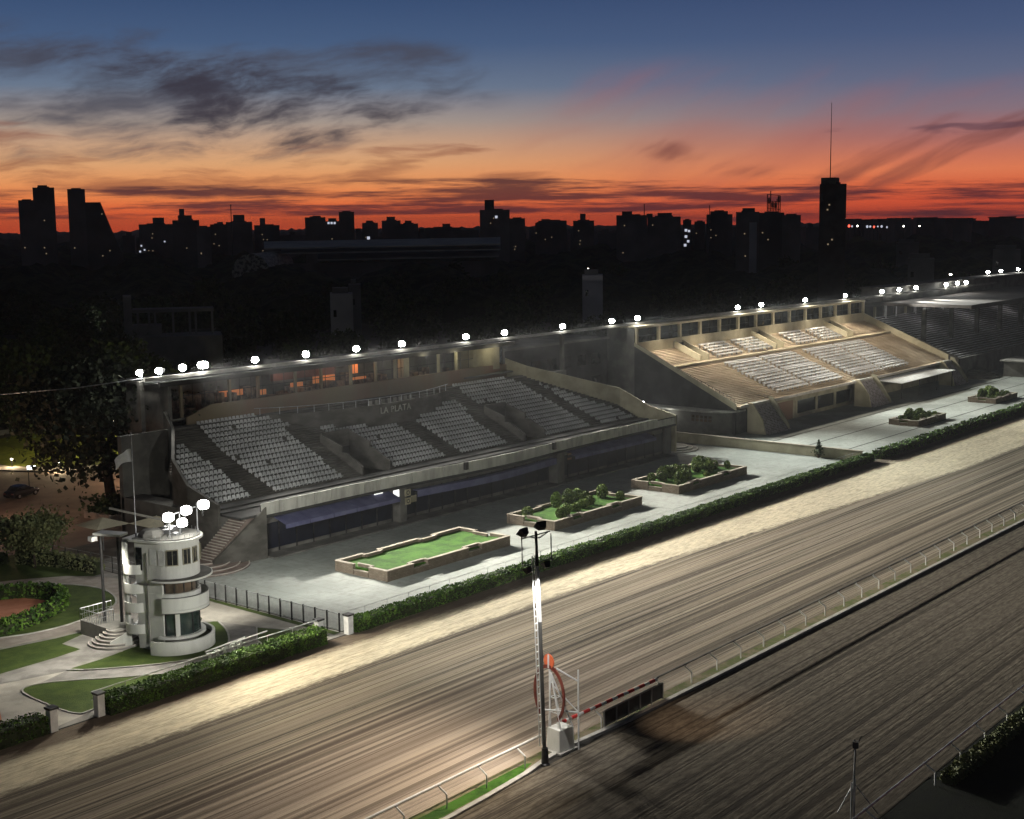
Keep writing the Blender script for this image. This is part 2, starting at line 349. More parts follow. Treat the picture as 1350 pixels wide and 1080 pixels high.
sheet('back_lawn', [(30,112),(56,112.3),(61.9,109.9),(64.5,108.5),(66.8,106.8),(68.2,104.8),(69.5,104.9),(69.3,113.2),(68.3,118),(30,134)], .002, M['grass'])
sheet('west_lawn', [(30,97),(44,93.0),(51.6,91.6),(55.6,90.8),(58.9,90.6),(55.1,89.2),(55.2,86.9),(52.9,86.6),(48.4,86.5),(38,85),(30,84)], .010, M['grass'])
sheet('entry_paving', [(58.9,90.6),(55.1,89.2),(55.2,86.9),(52.9,86.6),(48.4,86.5),(44,85.5),(51.8,83.5),(52.8,83.5),(56.1,83.7),(58.2,84),(60,90.5)], .014, M['paver_grey'])
sheet('tower_lawn', smooth([(51.8,83.4),(54.5,83.6),(57.2,84.0),(60,84.5),(64,84.6),(66.0,84.4),(64.6,81.5),(62.4,78.8),(60.2,77.9),(57.8,78.6),(55.8,79.8),(53.1,81.9)], 3), .018, M['grass'])
tl = smooth([(51.8,83.4),(53.1,81.9),(55.8,79.8),(57.8,78.6),(60.2,77.9),(62.4,78.8),(64.6,81.5),(66.0,84.4)], 4, False)
tag(MB().wall(tl, .14, -.02, .08).build('tower_lawn_edge', M['kerb']), kind='structure')
l4 = smooth([(47.3,81.6),(48.2,82.5),(49.9,81.8),(52.7,79.4),(55,77.6),(57.5,75.9),(58,75.2),(53,75.1),(48.3,75.0),(47.2,75.2),(47.0,78)], 4)
sheet('front_lawn', l4, .02, M['grass'])
tag(MB().wall(l4+[l4[0]], .13, -.02, .07).build('front_lawn_edge', M['kerb']), kind='structure')
sheet('gate_paving', [(44.9,80.6),(46.9,81.8),(47.0,78),(47.3,74.6),(45.2,74.2),(44.4,75.4),(43,76.8)], .016, M['paver_light'])
sheet('west_paving', [(30,84),(44,85.4),(51.6,83.3),(46.9,81.8),(44.9,80.6),(30,82)], .006, M['paver_light'])
sheet('corner_clay', [(30,82),(44.6,79.6),(44.8,76.9),(44.0,75.0),(30,75)], .012, M['clay'])
sheet('side_lawn', [(66.7,80.7),(64.5,77.8),(64.1,76.2),(68.6,76.0)], .02, M['grass'])
tag(MB().wall([(66.9,80.8),(64.5,77.9),(63.9,76.1)], .13, -.02, .08).build('side_lawn_edge', M['kerb']), kind='structure')
sheet('fence_verge', [(69.1,74.4),(69.75,74.4),(69.85,92),(69.4,92)], .02, M['grass'])
sheet('east_path', [(66.9,80.8),(68.8,75.9),(69.1,74.4),(69.3,92),(66,93),(65.5,86)], .008, M['paver_light'])
# street behind
sheet('plaza_street', [(30,112),(82,112),(82,99),(90,117),(112,120),(112,148.6),(100.4,151.6),(95.1,155.6),(92.3,161.5),(86,176),(40,190)], -.01, M['plaza'])
sheet('street_lawn', smooth([(95.1,166.3),(96.1,161.9),(99.0,157.1),(104,154.4),(116,150),(135,152),(126,176),(114.5,187),(107.9,187),(100,180)], 3), .01, M['grass_street'])
sheet('street_pavement', [(86,178),(92.6,161.6),(95.4,155.9),(100.6,151.9),(112,148.9),(140,142),(140,152),(116,149.5),(103.5,154),(98.8,156.9),(95.7,161.7),(94.6,166.5),(99,181),(107,189),(90,200)], .004, M['paver'])
tag(MB().wall([(86,177.6),(92.3,161.5),(95.1,155.7),(100.4,151.6),(112,148.6),(140,141.5)], .2, -.05, .12).build('street_kerb', M['drain']), kind='structure')
sheet('lawn_path', [(104,190),(114,189),(132,180),(134,184),(116,194),(106,195)], .014, M['paver_light'])
sheet('service_yard', [(112,120),(170,120),(260,128),(330,150),(330,190),(140,150),(112,148)], -.02, M['conc_dark'])
# ------------------------------------------------------------------ grandstand one (seats, balcony, blue awnings)
def lerp_tab(tab, x):
    if x <= tab[0][0]: return tab[0][1]
    for (a, b), (c, d) in zip(tab[:-1], tab[1:]):
        if x <= c: return b+(d-b)*(x-a)/(c-a)
    return tab[-1][1]
g1 = thing('grandstand', 'open grey grandstand with pale bucket seats, curved white parapet and blue awnings below', 'grandstand', (82,97,0))
LEFT = [(99,79.3),(105,79.3),(109,80.3),(113,83.8),(116,85.5)]; RIGHT = [(103,153.6),(106.7,153.5),(116,144.2)]
V1 = (100.8,105.0); V2 = (128.6,132.6)
NR = 16; PY, PZ = .81, .373
ter = MB(); hs = MB()
def spans(y, xl, xr):
    S = [(xl, xr)]
    if 103 < y < 109.6:
        S = [(xl, V1[0]), (V1[1], V2[0]), (V2[1], xr)]
    return S
def balc(x):   # y of the balcony front
    return lerp_tab([(96.5,116.5),(99,114.6),(102,112.9),(106,111.7),(110,111.1),(115,110.9),(119,111.3),(122,112.1),(124.5,113.0),(126.3,113.6)], x)
for i in range(NR*2+1):
    y0 = 103.0+PY*i/2; z1 = 4.42+PZ*(i//2)+(PZ/2 if i % 2 else 0)
    for a, b in spans(y0, lerp_tab(LEFT,y0), lerp_tab(RIGHT,y0)):
        ter.box(a, b, y0, y0+PY/2+.02, z1-.75, z1)
wk = MB(); wk.box(79.3,100.8,97.42,103.0,4.1,4.3).box(100.8,132.6,97.4,103.05,4.1,4.3).box(132.6,153.6,97.4,103.0,4.1,4.3)
wk.box(79.3,153.6,100.2,101.2,4.3,4.42); wk.box(79.3,153.6,101.6,103.0,4.3,4.5); wk.build_each('walkway', M['shade_dark'], g1)
ter.build('seating_terrace', M['terrace1'], g1)
# entrances (vomitories): side walls follow the slope
for (xa, xb) in (V1, V2):
    v = MB()
    def zz(y): return 4.42+PZ*(y-103)/PY
    for xw in (xa, xb):
        v.xprism([(103.2,4.3),(106.3,4.3),(106.3,zz(105.6)+1.0),(105.6,zz(105.6)+1.0),(103.2,zz(103.2)+.9)], xw-.12, xw+.12)
        v.xprism([(106.3,4.3),(109.7,4.3),(109.7,zz(109.3)+1.0),(106.3,zz(106.3)+1.35)], xw-.115, xw+.115)
    v.box(xa,xb,109.5,109.75,6.6,zz(109.6)+1.0)
    v.build_each('entrance_wall', M['terrace1'], g1)
    MB().box(xa+.1,xb-.1,109.4,109.48,4.3,6.6).build('entrance_opening', M['black'], g1)
# parapet: slightly bowed in the middle, in panels
def pary(x): return 97.3-(1.1*math.exp(-((x-116)/13)**2))
PX = [81.6]; 
while PX[-1] < 152: PX.append(PX[-1]+2.25)
pp = MB(); seam = MB()
for a, b in zip(PX[:-1], PX[1:]):
    pp.wall([(a+.03,pary(a)),(b-.03,pary(b))], .07, 4.12, 5.28 if b < 150 else 5.0)
pp.build('parapet', M['parapet'], g1)
pc = MB(); pc.wall([(x,pary(x)+.1) for x in PX], .06, 4.0, 5.1); pc.wall([(x,pary(x)+.45) for x in PX], 1.1, 3.85, 4.08)
pc.build('floor_edge', M['shade_dark'], g1)
bins = MB()
for x in (109.6, 125.7): bins.cbox(x, pary(x)-.22, .45, .35, 4.5, 5.35)
bins.build_each('loudspeaker', M['black'], g1)
# ground floor
gf = MB(); gf.box(81.7,152,98.4,98.7,0,3.9).box(81.6,82.0,97.3,110,0,4.1).box(152,153.6,98.0,116,0,4.2).box(100.2,101.2,97.2,98.5,0,3.9).box(127.0,128.4,97.0,98.5,0,3.9).box(79.3,81.6,100.4,116,0,4.1)
gf.box(79.3,153.6,115.6,116.2,0,10.3)
gf.build('ground_floor_wall', M['conc_dark'], g1)
gl = MB()
for a, b in ((82.3,100.0),(101.5,126.8),(128.6,151.8)):
    gl.box(a,b,98.28,98.36,.5,3.0)
gl.build('dark_glazing', M['navy'], g1)
mu = MB()
for a, b in ((82.3,100.0),(101.5,126.8),(128.6,151.8)):
    n = int((b-a)/2.1)
    for k in range(n+1): mu.box(a+(b-a)*k/n-.05, a+(b-a)*k/n+.05, 98.18, 98.27, .1, 3.1)
mu.build_each('mullion', M['metal_dark'], g1)
MB().box(82.2,152,96.3,98.2,.02,.17).build('forecourt_step', M['conc_dark'], g1)
# awnings
def awn(name, x0, x1, n, zt, zb, yb, mat):
    for k in range(n):
        a = x0+(x1-x0)*k/n+.04; b = x0+(x1-x0)*(k+1)/n-.04; m = MB()
        m.xprism([(97.9,zt),(97.9,zt-.05),(yb,zb-.05),(yb-.02,zb-.4),(yb-.05,zb-.4),(yb-.05,zb)], a, b)
        m.build(name, mat, g1)
awn('awning', 83.6, 99.2, 5, 3.65, 3.1, 96.2, M['awning'])
awn('awning', 129.6, 147.4, 5, 3.65, 3.15, 96.3, M['awning'])
cv = MB()
pts = [(x, 97.2-1.5*math.exp(-((x-114)/11)**2)) for x in np.linspace(102,126,17)]
cv.wall(pts, .7, 3.35, 3.42).wall([(x,y-.38) for x,y in pts], .05, 2.7, 3.40)
cv.build('curved_awning', M['awning'], g1)
# sign boxes and lit kiosk by the middle pillar
sg = MB().box(100.7,101.5,96.9,97.0,2.9,3.6).box(100.7,101.5,96.9,97.0,2.0,2.7).box(102.0,102.8,97.3,97.38,2.0,2.7); sg.build_each('sign_board', M['cream_dull'], g1)
sgm = MB()
for zc in (3.25, 2.35): sgm.add([(101.1+.24*math.cos(a*PI/8),96.88,zc+.24*math.sin(a*PI/8)) for a in range(16)]+[(101.1+.15*math.cos(a*PI/8),96.88,zc+.15*math.sin(a*PI/8)) for a in range(16)], [(i,(i+1)%16,16+(i+1)%16,16+i) for i in range(16)])
sgm.build_each('sign_symbol', M['black'], g1)
MB().box(99.3,100.1,97.2,97.3,2.95,3.7).build('lit_panel', emis('lit_white_panel',(1,1,.97),1.0), g1)
MB().box(96.8,98.0,97.5,97.6,3.62,3.85).build('lit_panel', bpy.data.materials['lit_white_panel'], g1)
MB().box(129.0,129.7,96.9,97.0,2.7,2.95).box(129.0,129.7,96.9,97.0,3.3,3.5).build('warning_board', M['salmon'], g1)
# lounge behind the seats
lw = MB(); lw.wall([(88,116.35),(91.2,116.3),(128.4,116.4),(136.2,117.2),(143.4,118.3)], .3, [9.9]*5, [11.2,12.2,12.25,12.2,11.9]); lw.build('lounge_parapet', M['salmon'], g1)
lb = MB().box(136.2,141.2,117.6,121,11.5,14.65).box(122,123.0,117.2,118.2,12,14.7); lb.build_each('wall_block', M['cream_dull'], g1)
bk = MB().box(86,143.4,123.6,124,0,14.7).box(86,86.4,116.6,123.6,0,14.7).box(143.1,143.5,118.6,124,0,14.0).box(86.4,143,116.7,123.5,10.9,11.1); bk.build_each('lounge_wall', M['conc_dark'], g1)
rf = MB().box(85,143.4,116.9,124.4,14.72,15.0).box(85,143.4,116.6,116.9,14.6,15.15); rf.build('roof_slab', M['shade_dark'], g1)
for x in (88,94.5,98.5,104,108.0,112.8,117,120.4,128.4,131.8,135.5):
    MB().box(x-.15,x+.15,117.0,117.3,11.1,14.72).build('column', M['cream_dull'] if x>110 else M['salmon'], g1)
MB().box(141.4,143.0,118.6,118.7,12.2,14.5).build('poster_panel', vary('dark_blue_poster',(.01,.02,.03),(.12,.18,.22),1.4,.4,lo=.45,hi=.6), g1)
rt = MB()
for x in np.arange(86.5,135.5,1.6): rt.box(x-.03,x+.03,117.35,117.40,12.2,14.7)
rt.box(86.5,135.5,117.36,117.41,13.3,13.38); rt.build_each('mullion', M['metal_dark'], g1)
MB().box(86.6,135.8,117.45,117.5,12.2,14.7).build('lounge_glass', M['glass'], g1) if False else None
for x0, x1, z0, z1 in ((94.8,98.2,12.3,13.0),(100.4,101.6,12.0,12.6),(105.4,107.2,12.4,12.9),(108.9,112.4,12.5,13.3),(114.9,116.2,13.1,14.6),(114.9,117.6,12.3,12.6)):
    MB().box(x0,x1,119.4,119.6,z0,z1).build('lit_wall_panel', M['lamp_orange'], g1)  # wall panels with a faint orange emission of their own
fur = MB()
for k in range(26):
    x = 88+47*random.random(); fur.box(x,x+.3+1.1*random.random(),118+random.random()*3,121.6,11.1,11.6+1.6*random.random())
fur.build_each('lounge_counter', vary('lounge_clutter',(.05,.035,.03),(.32,.22,.16),.9,.8), g1)
MB().box(103,113,119.9,120.3,13.3,14.6).build('brown_wall_panel', vary('maroon_wall',(.12,.05,.045),(.18,.08,.07),.5,.8), g1)
# balcony with the lettering
bx = [97,99,101,103,105,107,109,111,113,115,117,119,121,123,124.5,126.2]
bp = [(x,balc(x)) for x in bx]
MB().wall(bp, .2, [9.0]*2+[7.0]*14, 10.35).build('balcony_front', M['terrace1'], g1)
MB().prism(bp+[(126.2,116.2),(97,116.6)], 9.5, 9.72).build('balcony_floor', M['conc_dark'], g1)
MB().wall([(126.2,113.5),(126.2,116.2)], .2, 7.2, 10.35).build('balcony_side', M['terrace1'], g1)
rl = MB()
for x in np.arange(97.5,126.3,1.75):
    rl.tube((x,balc(x)+.05,10.3),(x,balc(x)+.05,11.15),.03,5)
for a, b in zip(bp[:-1], bp[1:]): rl.tube((a[0],a[1]+.05,11.12),(b[0],b[1]+.05,11.12),.035,5)
rl.build_each('rail_bar', M['metal'], g1)
for k, x in enumerate(np.linspace(111.5,118.5,8)):
    m = MB().cbox(x,balc(x)+1.3,.5,.5,10.1,10.2).cbox(x,balc(x)+1.55,.5,.06,10.2,10.65).tube((x,balc(x)+1.3,9.72),(x,balc(x)+1.3,10.1),.04,5); m.build('balcony_chair', M['conc'], g1)
def letters(txt, size, depth, mat, name):
    cu = bpy.data.curves.new(name, 'FONT'); cu.body = txt; cu.size = size; cu.extrude = depth; cu.align_x = 'LEFT'; cu.space_character = 1.15
    ob = bpy.data.objects.new(name, cu); COL.objects.link(ob)
    dg = bpy.context.evaluated_depsgraph_get(); me = bpy.data.meshes.new_from_object(ob.evaluated_get(dg)); bpy.data.objects.remove(ob); me.materials.clear(); me.materials.append(mat)
    o = bpy.data.objects.new(name, me); COL.objects.link(o); return o
lt = letters('LA PLATA', 1.05, .04, M['parapet'], 'lettering'); lt.parent = g1
lt.rotation_euler = (PI/2, 0, math.atan2(.0,5)); lt.location = (111.2-82, 110.72-97, 9.3)
# sloping side walls
def slopewall(P, zt, zb, t, mat, parent, name): MB().wall(P, t, zb, zt).build(name, mat, parent)
slopewall([(143.4,118.4),(144.6,115.7),(153.9,106.6),(154.2,102),(154.2,97.6)], [12.7,11.7,8.3,6.2,5.2], [0]*5, .3, M['cream_dull'], g1, 'side_wall')
slopewall([(86.0,117.4),(83.9,113.2),(80.3,108.6),(79.2,105),(79.2,100.4)], [12.0,10.8,8.6,6.6,5.2], [0]*5, .3, M['terrace1'], g1, 'side_wall')
# seats
def seat_mesh():
    m = MB(); m.add([(-.21,-.16,.34),(.21,-.16,.34),(.22,.16,.31),(-.22,.16,.31),(-.21,-.16,.39),(.21,-.16,.39),(.2,.16,.36),(-.2,.16,.36)],[(0,3,2,1),(4,5,6,7),(0,1,5,4),(1,2,6,5),(2,3,7,6),(3,0,4,7)])
    m.add([(-.22,.14,.34),(.22,.14,.34),(.22,.19,.34),(-.22,.19,.34),(-.18,.22,.64),(.18,.22,.64),(.18,.26,.64),(-.18,.26,.64)],[(0,3,2,1),(4,5,6,7),(0,1,5,4),(1,2,6,5),(2,3,7,6),(3,0,4,7)])
    m.box(-.04,.04,-.04,.04,0,.39); return m
sm = seat_mesh(); seat_me = newmesh('seat', sm.v, sm.f, M['seat'])
S = []
def blockrows(lt_, rt_, r0, r1, skip=()):
    for i in range(r0, r1):
        y = 103.0+PY*i+.5; xl = lerp_tab(lt_, y); xr = lerp_tab(rt_, y); z = 4.42+PZ*i
        n = int((xr-xl)/.53)
        for k in range(n):
            x = xl+.27+.53*k
            if y > balc(x)-.45 and 97 < x < 126.4: continue
            if random.random() < .010: continue
            S.append((x, y, z, random.uniform(-.05,.05)))
blockrows([(104,80.2),(109,81.0),(113,84.2)], [(103.3,86.0),(110,85.3),(113,85.0)], 0, 12)
blockrows([(103,88.6),(107,88.2),(111,88.0),(116,88.9)], [(103,98.3),(112.4,98.4),(112.5,99.9),(116,99.8)], 0, 16)
blockrows([(103,105.8),(106,105.5),(110.6,104.8),(110.7,102.7),(113,102.7)], [(103,114.4),(110.7,113.8),(113,113.8)], 0, 12)
blockrows([(103,117.0),(112,116.5)], [(103,125.6),(110,125.7),(110.5,127),(114,127)], 0, 13)
blockrows([(103,133.1),(110.8,132.4),(110.9,129.5),(116,129.5)], [(103,142.8),(111,142.1),(114.5,141.8),(116,140.2)], 0, 16)
blockrows([(103,145.2),(113,144.5)], [(103,152.7),(105,152.3),(111.2,147.1),(113,145.5)], 0, 13)
S.sort(key=lambda s: s[0]**2+s[1]**2+(31-s[2])**2)
for (x, y, z, a) in S[:100]:
    o = link('seat', seat_me, g1, (x-82, y-97, z)); o.rotation_euler.z = a
sv = np.array(sm.v); nv = len(sv); VV = []; FF = []
for k, (x, y, z, a) in enumerate(S[100:]):
    c, q = math.cos(a), math.sin(a); VV.append(np.c_[sv[:,0]*c-sv[:,1]*q+x-82, sv[:,0]*q+sv[:,1]*c+y-97, sv[:,2]+z]); FF += [tuple(i+k*nv for i in f) for f in sm.f]
o = link('seats', newmesh('seats', np.concatenate(VV), FF, M['seat']), g1); o['kind'] = 'stuff'; o['label'] = 'remaining rows of pale bucket seats'
# outer staircase with round steps
st = MB(); ri = MB(); N = 19
for k in range(N):
    x0 = 76.2+4.9*k/N; z = .62+3.66*(k+1)/N
    st.box(x0, x0+4.9/N+.01, 97.9, 100.3, 0, z); ri.box(x0-.02, x0+.06, 97.95, 100.25, z-.06, z+.012)
st.box(81.1,82,97.9,100.3,0,4.28)
stair1 = thing('outer_staircase', 'brown stair with rounded bottom steps climbing the left end of the seated grandstand', 'staircase', (77,99,0))
st.build('flight', M['step_red'], stair1); ri.build('nosings', M['riser'], stair1)
MB().prism([(76.2,97.9),(82.1,97.35),(82.1,97.1),(76.2,97.6)], 0, [.8,4.9,4.9,.8]).build('side_wall', M['terrace1'], stair1)
for k in range(4):
    d = MB().disc(76.4,99.6,4.3-.85*k,.0,.16*(k+1),40,-PI*.98,PI*.75); d.build('round_step', M['step_red'], stair1)
    MB().ring(76.4,99.6,4.3-.85*k-.1,4.3-.85*k+.02,.16*(k+1)-.04,.16*(k+1)+.012,40,-PI*.98,PI*.75).build('nosing', M['riser'], stair1)
rs = thing('round_steps', 'low half-round steps at the right end of the seated grandstand', 'steps', (156.6,99.5,0))
for k in range(3):
    MB().disc(156.6,99.6,3.4-.7*k,.02,.18*(k+1),36,0,2*PI).build('round_step', M['conc'], rs)
    MB().ring(156.6,99.6,3.4-.7*k-.1,3.4-.7*k+.02,.18*(k+1)-.03,.18*(k+1)+.012,36).build('nosing', M['riser'], rs)
# ------------------------------------------------------------------ grandstand two (white benches)
g2 = thing('grandstand', 'sandy grandstand with rows of white benches between three stairs', 'grandstand', (173,99,0))
M['tan'] = vary('terracotta_terrace', (.44,.345,.235), (.58,.47,.335), .5, .85, bump=.2, stretch=(.3,1,1))
X0, X1 = 172.6, 252.6; Z0, SL = 4.2, .412; PT = .425
VO = [(183.0,185.4),(207.6,210.2),(235.0,237.6)]
tr = MB()
for i in range(40):
    y0 = 99.2+PT*i; z = Z0+SL*(y0-99)+(.1 if abs(y0-111)<.5 else 0)
    S2 = [(X0,X1)] if y0 < 111.4 or y0 > 116.0 else [(X0,VO[0][0]),(VO[0][1],VO[1][0]),(VO[1][1],VO[2][0]),(VO[2][1],X1)]
    for a, b in S2: tr.box(a, b, y0, y0+PT+.02, z-.6, z)
tr.build('seating_terrace', M['tan'], g2)
aw = MB().box(X0,X1,110.5,111.2,Z0+SL*11.7,Z0+SL*12.25); aw.build('cross_aisle', M['cream'], g2)
for a, b in VO:
    m = MB()
    for xw in (a,b): m.xprism([(111.3,8.0),(116.2,8.0),(116.2,12.3),(111.3,10.2)], xw-.12, xw+.12)
    m.build_each('entrance_wall', M['cream'], g2); MB().box(a+.12,b-.12,115.9,116.1,8.8,11.9).build('entrance_opening', M['black'], g2); MB().box(a,b,111.2,116.0,8.6,8.8).build('entrance_floor', M['cream_dull'], g2)
def bench(x0, x1, y, z):
    m = MB().box(x0,x1,y-.22,y+.16,.34,.46).box(x0,x1,y+.16,y+.21,.46,.60); V = [(vx-(x0+x1)/2, vy-y, vz) for vx,vy,vz in m.v]
    n = max(2, int((x1-x0)/1.5)); L = MB()
    for k in range(n+1): xx = (x0+.2-(x0+x1)/2)+(x1-x0-.4)*k/n; L.box(xx-.03,xx+.03,-.15,.15,0,.4)
    return newmesh('bench', V+L.v, m.f+[tuple(i+len(V) for i in f) for f in L.f], M['bench'])
bm = {}
def place(x0, x1, y):
    w = round(x1-x0,1)
    if w not in bm: bm[w] = bench(0, w, 0, 0)
    k = int((y-99.2)/PT); z = Z0+SL*(99.2+PT*k-99)
    link('bench', bm[w], g2, ((x0+x1)/2-173, y-99, z))
for i in range(13):
    y = 100.15+.77*i
    for a, b in ((187.1,197.4),(198.4,209.6),(213.7,225.0),(225.8,236.6)): place(a, b, y)
for i in range(5):
    y = 111.75+.82*i
    for a, b in ((188.6,196.6),(198.8,206.8),(215.6,223.4),(225.6,233.4)): place(a, b, y)
bw = MB().box(X0-.2,X1+.3,116.25,116.6,10.0,12.7); bw.build('back_parapet', M['cream'], g2)
lo = MB().box(X0-.2,X1+.3,121.5,121.8,0,15).box(X0-.2,X1+.3,116.6,121.5,11.4,11.6).box(X0-.3,X0,116.6,121.5,0,15).box(X1,X1+.3,116.6,121.5,0,15); lo.build_each('gallery_wall', M['conc_dark'], g2)
MB().box(X0-.3,X1+.4,116.2,122,14.85,15.2).build('roof_beam', M['cream'], g2)
for k in range(14):
    x = X0+.1+(X1-X0)*k/13; MB().box(x-.25,x+.25,116.28,116.7,12.7,14.85).build('column', M['cream'], g2)
m = MB()
for k in range(26):
    x = X0+1.6+(X1-X0-3)*k/25; m.box(x-.04,x+.04,117.2,117.25,12.0,14.85)
m.box(X0,X1,117.2,117.25,13.5,13.6).build('window_frame', M['metal_dark'], g2)
MB().box(X0,X1,117.32,117.36,11.6,14.85).build('gallery_glass', M['glass'], g2)
# side walls: left end is sheer, right end has a raised coping
MB().xprism([(98.9,0),(116.6,0),(116.6,12.7),(98.9,4.55)], X0-.3, X0).build('end_wall', M['shade_dark'], g2)
MB().xprism([(98.7,3.6),(98.7,4.6),(116.6,12.75),(116.6,12.2)], X0-.38, X0-.31).build('end_wall_rail', M['cream_dull'], g2)
MB().xprism([(98.9,0),(116.6,0),(116.6,12.7),(98.9,5.2)], X1, X1+.4).build('end_wall', M['cream'], g2)
rr = MB()
for y in np.arange(99.2,116,.62):
    z = Z0+SL*(y-99); rr.tube((X0-.12,y,z+.3),(X0-.12,y,z+1.0),.03,4)
rr.tube((X0-.12,99.2,5.25),(X0-.12,116,12.1),.035,5); rr.build_each('handrail', M['metal_dark'], g2)
MB().box(X0,X1,98.2,99.2,3.95,4.2).build('front_walkway', M['tan'], g2)
MB().box(X0,X1,98.12,98.2,3.9,4.32).build('front_edge', M['riser'], g2)
gfw = MB().box(X0,193.2,100.0,100.3,0,3.95).box(193.2,213.5,100.0,100.3,0,.6).box(193.2,213.5,100.0,100.3,2.7,3.95).box(213.5,X1,101.2,101.5,0,3.95)
for x in (193.2,200.2,206.9,213.2): gfw.box(x-.25,x+.4,99.95,100.3,.58,2.72)
gfw.build('ground_floor_wall', M['cream_dull'], g2)
for a, b in ((193.6,199.95),(200.6,206.65),(207.3,212.95)): MB().box(a,b,100.12,100.18,.6,2.7).build('window', M['glass'], g2)
MB().box(187.2,192.0,99.9,99.98,0,3.0).build('service_door', M['salmon'], g2)
# three front stairs
def fstair(xa, xb, wtop, label, mat=M['step_purple']):
    t = thing('front_staircase', label, 'staircase', (xa,97,0), 0, 'stairs in front of the bench grandstand')
    s = MB(); q = MB(); N = 20
    for k in range(N):
        y1 = 98.3-.17*k; y0 = 98.3-.17*(k+1); z = 4.2*(1-(k+1)/(N+1)); sp = .9*(k/N)
        s.box(xa, xb+sp, y0-.005, y1, 0, z); q.box(xa+.02, xb+sp-.02, y0-.012, y0+.03, z-.02, z+.01)
    s.build('flight', mat, t); q.build('nosings', M['riser'], t)
    MB().xprism([(98.4,0),(98.4,4.5),(97.6,4.5),(95.9,2.1),(95.4,0)], xa-.3, xa-.01).build('side_wall', M['cream'], t)
    MB().xprism([(98.4,4.2),(98.4,4.9),(97.6,4.7),(94.9,.8),(94.9,0),(95.2,0)], xb+.05, xb+.3).build('side_wall', M['cream_dull'], t)
    MB().box(xa-.3,xb+.3,98.3,99.1,4.205,4.25).build('landing', M['parapet'], t)
fstair(175.2, 181.2, 5, 'mauve stair nearest the low round-cornered building')
fstair(211.2, 217.4, 5, 'mauve stair in the middle, left of the flat white canopy')
fstair(247.4, 252.4, 4, 'mauve stair at the far end, right of the flat white canopy')
can = thing('flat_canopy', 'thin white flat canopy on slim posts in front of the bench grandstand', 'canopy', (234,96,0))
MB().add([(218.4,98.0,3.75),(240.6,98.0,3.75),(247.0,95.2,3.05),(222.0,94.9,3.0),(218.4,98.0,3.63),(240.6,98.0,3.63),(247.0,95.2,2.93),(222.0,94.9,2.88)],[(3,2,1,0),(4,5,6,7),(0,1,5,4),(1,2,6,5),(2,3,7,6),(3,0,4,7)]).build('canopy_roof', M['white_paint'], can)
for x in (223.5,231,239,246.2): MB().tube((x,95.5,.02),(x,95.5,3.0),.08,8).build('post', M['metal_dark'], can)
# low building with a round corner
lb = thing('ticket_building', 'low dark building with round corner and flat white-edged roof below the bench stand', 'building', (172,106,0))
cor = [(170.3,114.6),(170.3,103.2)]+[(173.3+3.0*math.cos(a),103.2+3.9*math.sin(a)) for a in np.linspace(PI,1.5*PI,8)][1:]+[(176.4,99.3),(178.6,99.3)]
MB().wall(cor, .3, 0, 3.3).build('wall', M['conc_dark'], lb)
MB().prism([(x-.45 if x<172 else x, y-.5 if y<103 else y) for x,y in cor]+[(178.6,98.9),(172.2,99.2),(172.2,114.6)], 3.32, 3.5).build('roof', M['parapet'], lb) if False else None
edge = [(169.7,114.8),(169.7,103.2)]+[(173.3+3.6*math.cos(a),103.2+4.5*math.sin(a)) for a in np.linspace(PI,1.5*PI,8)][1:]+[(174.9,98.6),(174.9,98.85),(172.2,98.85),(172.2,114.8)]
MB().prism(edge, 3.31, 3.55).build('roof', M['parapet'], lb)
MB().box(170.08,170.13,107.6,109.5,.1,2.6).build('door', M['white_paint'], lb)
w = MB()
for k in range(5):
    for j in range(2): w.box(170.08,170.13,101.6+k*.72,102.1+k*.72,1.9+j*.5,2.3+j*.5)
w.build_each('window', M['curtain'], lb)
wl = thing('wall_lamp', 'bright round wall lamp above the low round-cornered building', 'lamp', (168.6,112.6,3.9), 0)
MB().lathe([(.02,3.75),(.3,3.85),(.34,4.1),(.2,4.35),(.02,4.4)],168.6,112.6,12).build('globe', emis('wall_lamp_globe',(.95,.95,1),25), wl)
MB().tube((168.6,112.6,3.0),(168.6,112.6,3.8),.06,6).build('bracket', M['metal_dark'], wl)
# ------------------------------------------------------------------ grandstand three (roofed)
g3 = thing('roofed_grandstand', 'dark roofed grandstand with columns and grey benches at the far right', 'grandstand', (266,99,0))
t3 = MB()
for i in range(26):
    y0 = 99.3+.75*i; z = 3.0+.31*(i+1); t3.box(258.5,380,y0,y0+.77,z-.7,z)
t3.build('seating_terrace', M['conc_dark'], g3)
b3 = MB()
for i in range(25):
    y0 = 99.3+.75*i; z = 3.0+.31*(i+1)
    b3.box(260, 378, y0+.3, y0+.62, z+.3, z+.36)
b3.build_each('bench', vary('grey_bench',(.30,.295,.30),(.46,.45,.45),.5,.7), g3)
MB().xprism([(99,0),(119,0),(119,12.2),(99,4.2)], 258.1, 258.5).build('end_wall', M['conc_dark'], g3)
MB().box(258.5,380,98.8,99.3,0,4.0).build('front_wall', M['conc_dark'], g3)
MB().box(265.9,384,99.9,124,13.3,13.9).box(265.6,384,99.6,99.9,13.1,13.95).build('roof', vary('brown_roof',(.04,.034,.03),(.065,.053,.046),.3,.9), g3)
MB().box(268,384,119.2,124,0,16.5).box(268,384,119,124.4,16.5,16.9).build('upper_storey', M['conc_dark'], g3)
for x in (260.2,274.4,288.8,302.6,316.2,330,344,358):
    MB().box(x-.4,x+.4,106.6,107.4,5,13.3).build('column', M['terrace1'], g3)
for k, x in enumerate(np.arange(262,380,5.1)):
    MB().box(x-.25,x+.25,118.0,118.4,10,13.3).build('rear_pillar', M['white_paint'] if k%3 else M['cream_dull'], g3)
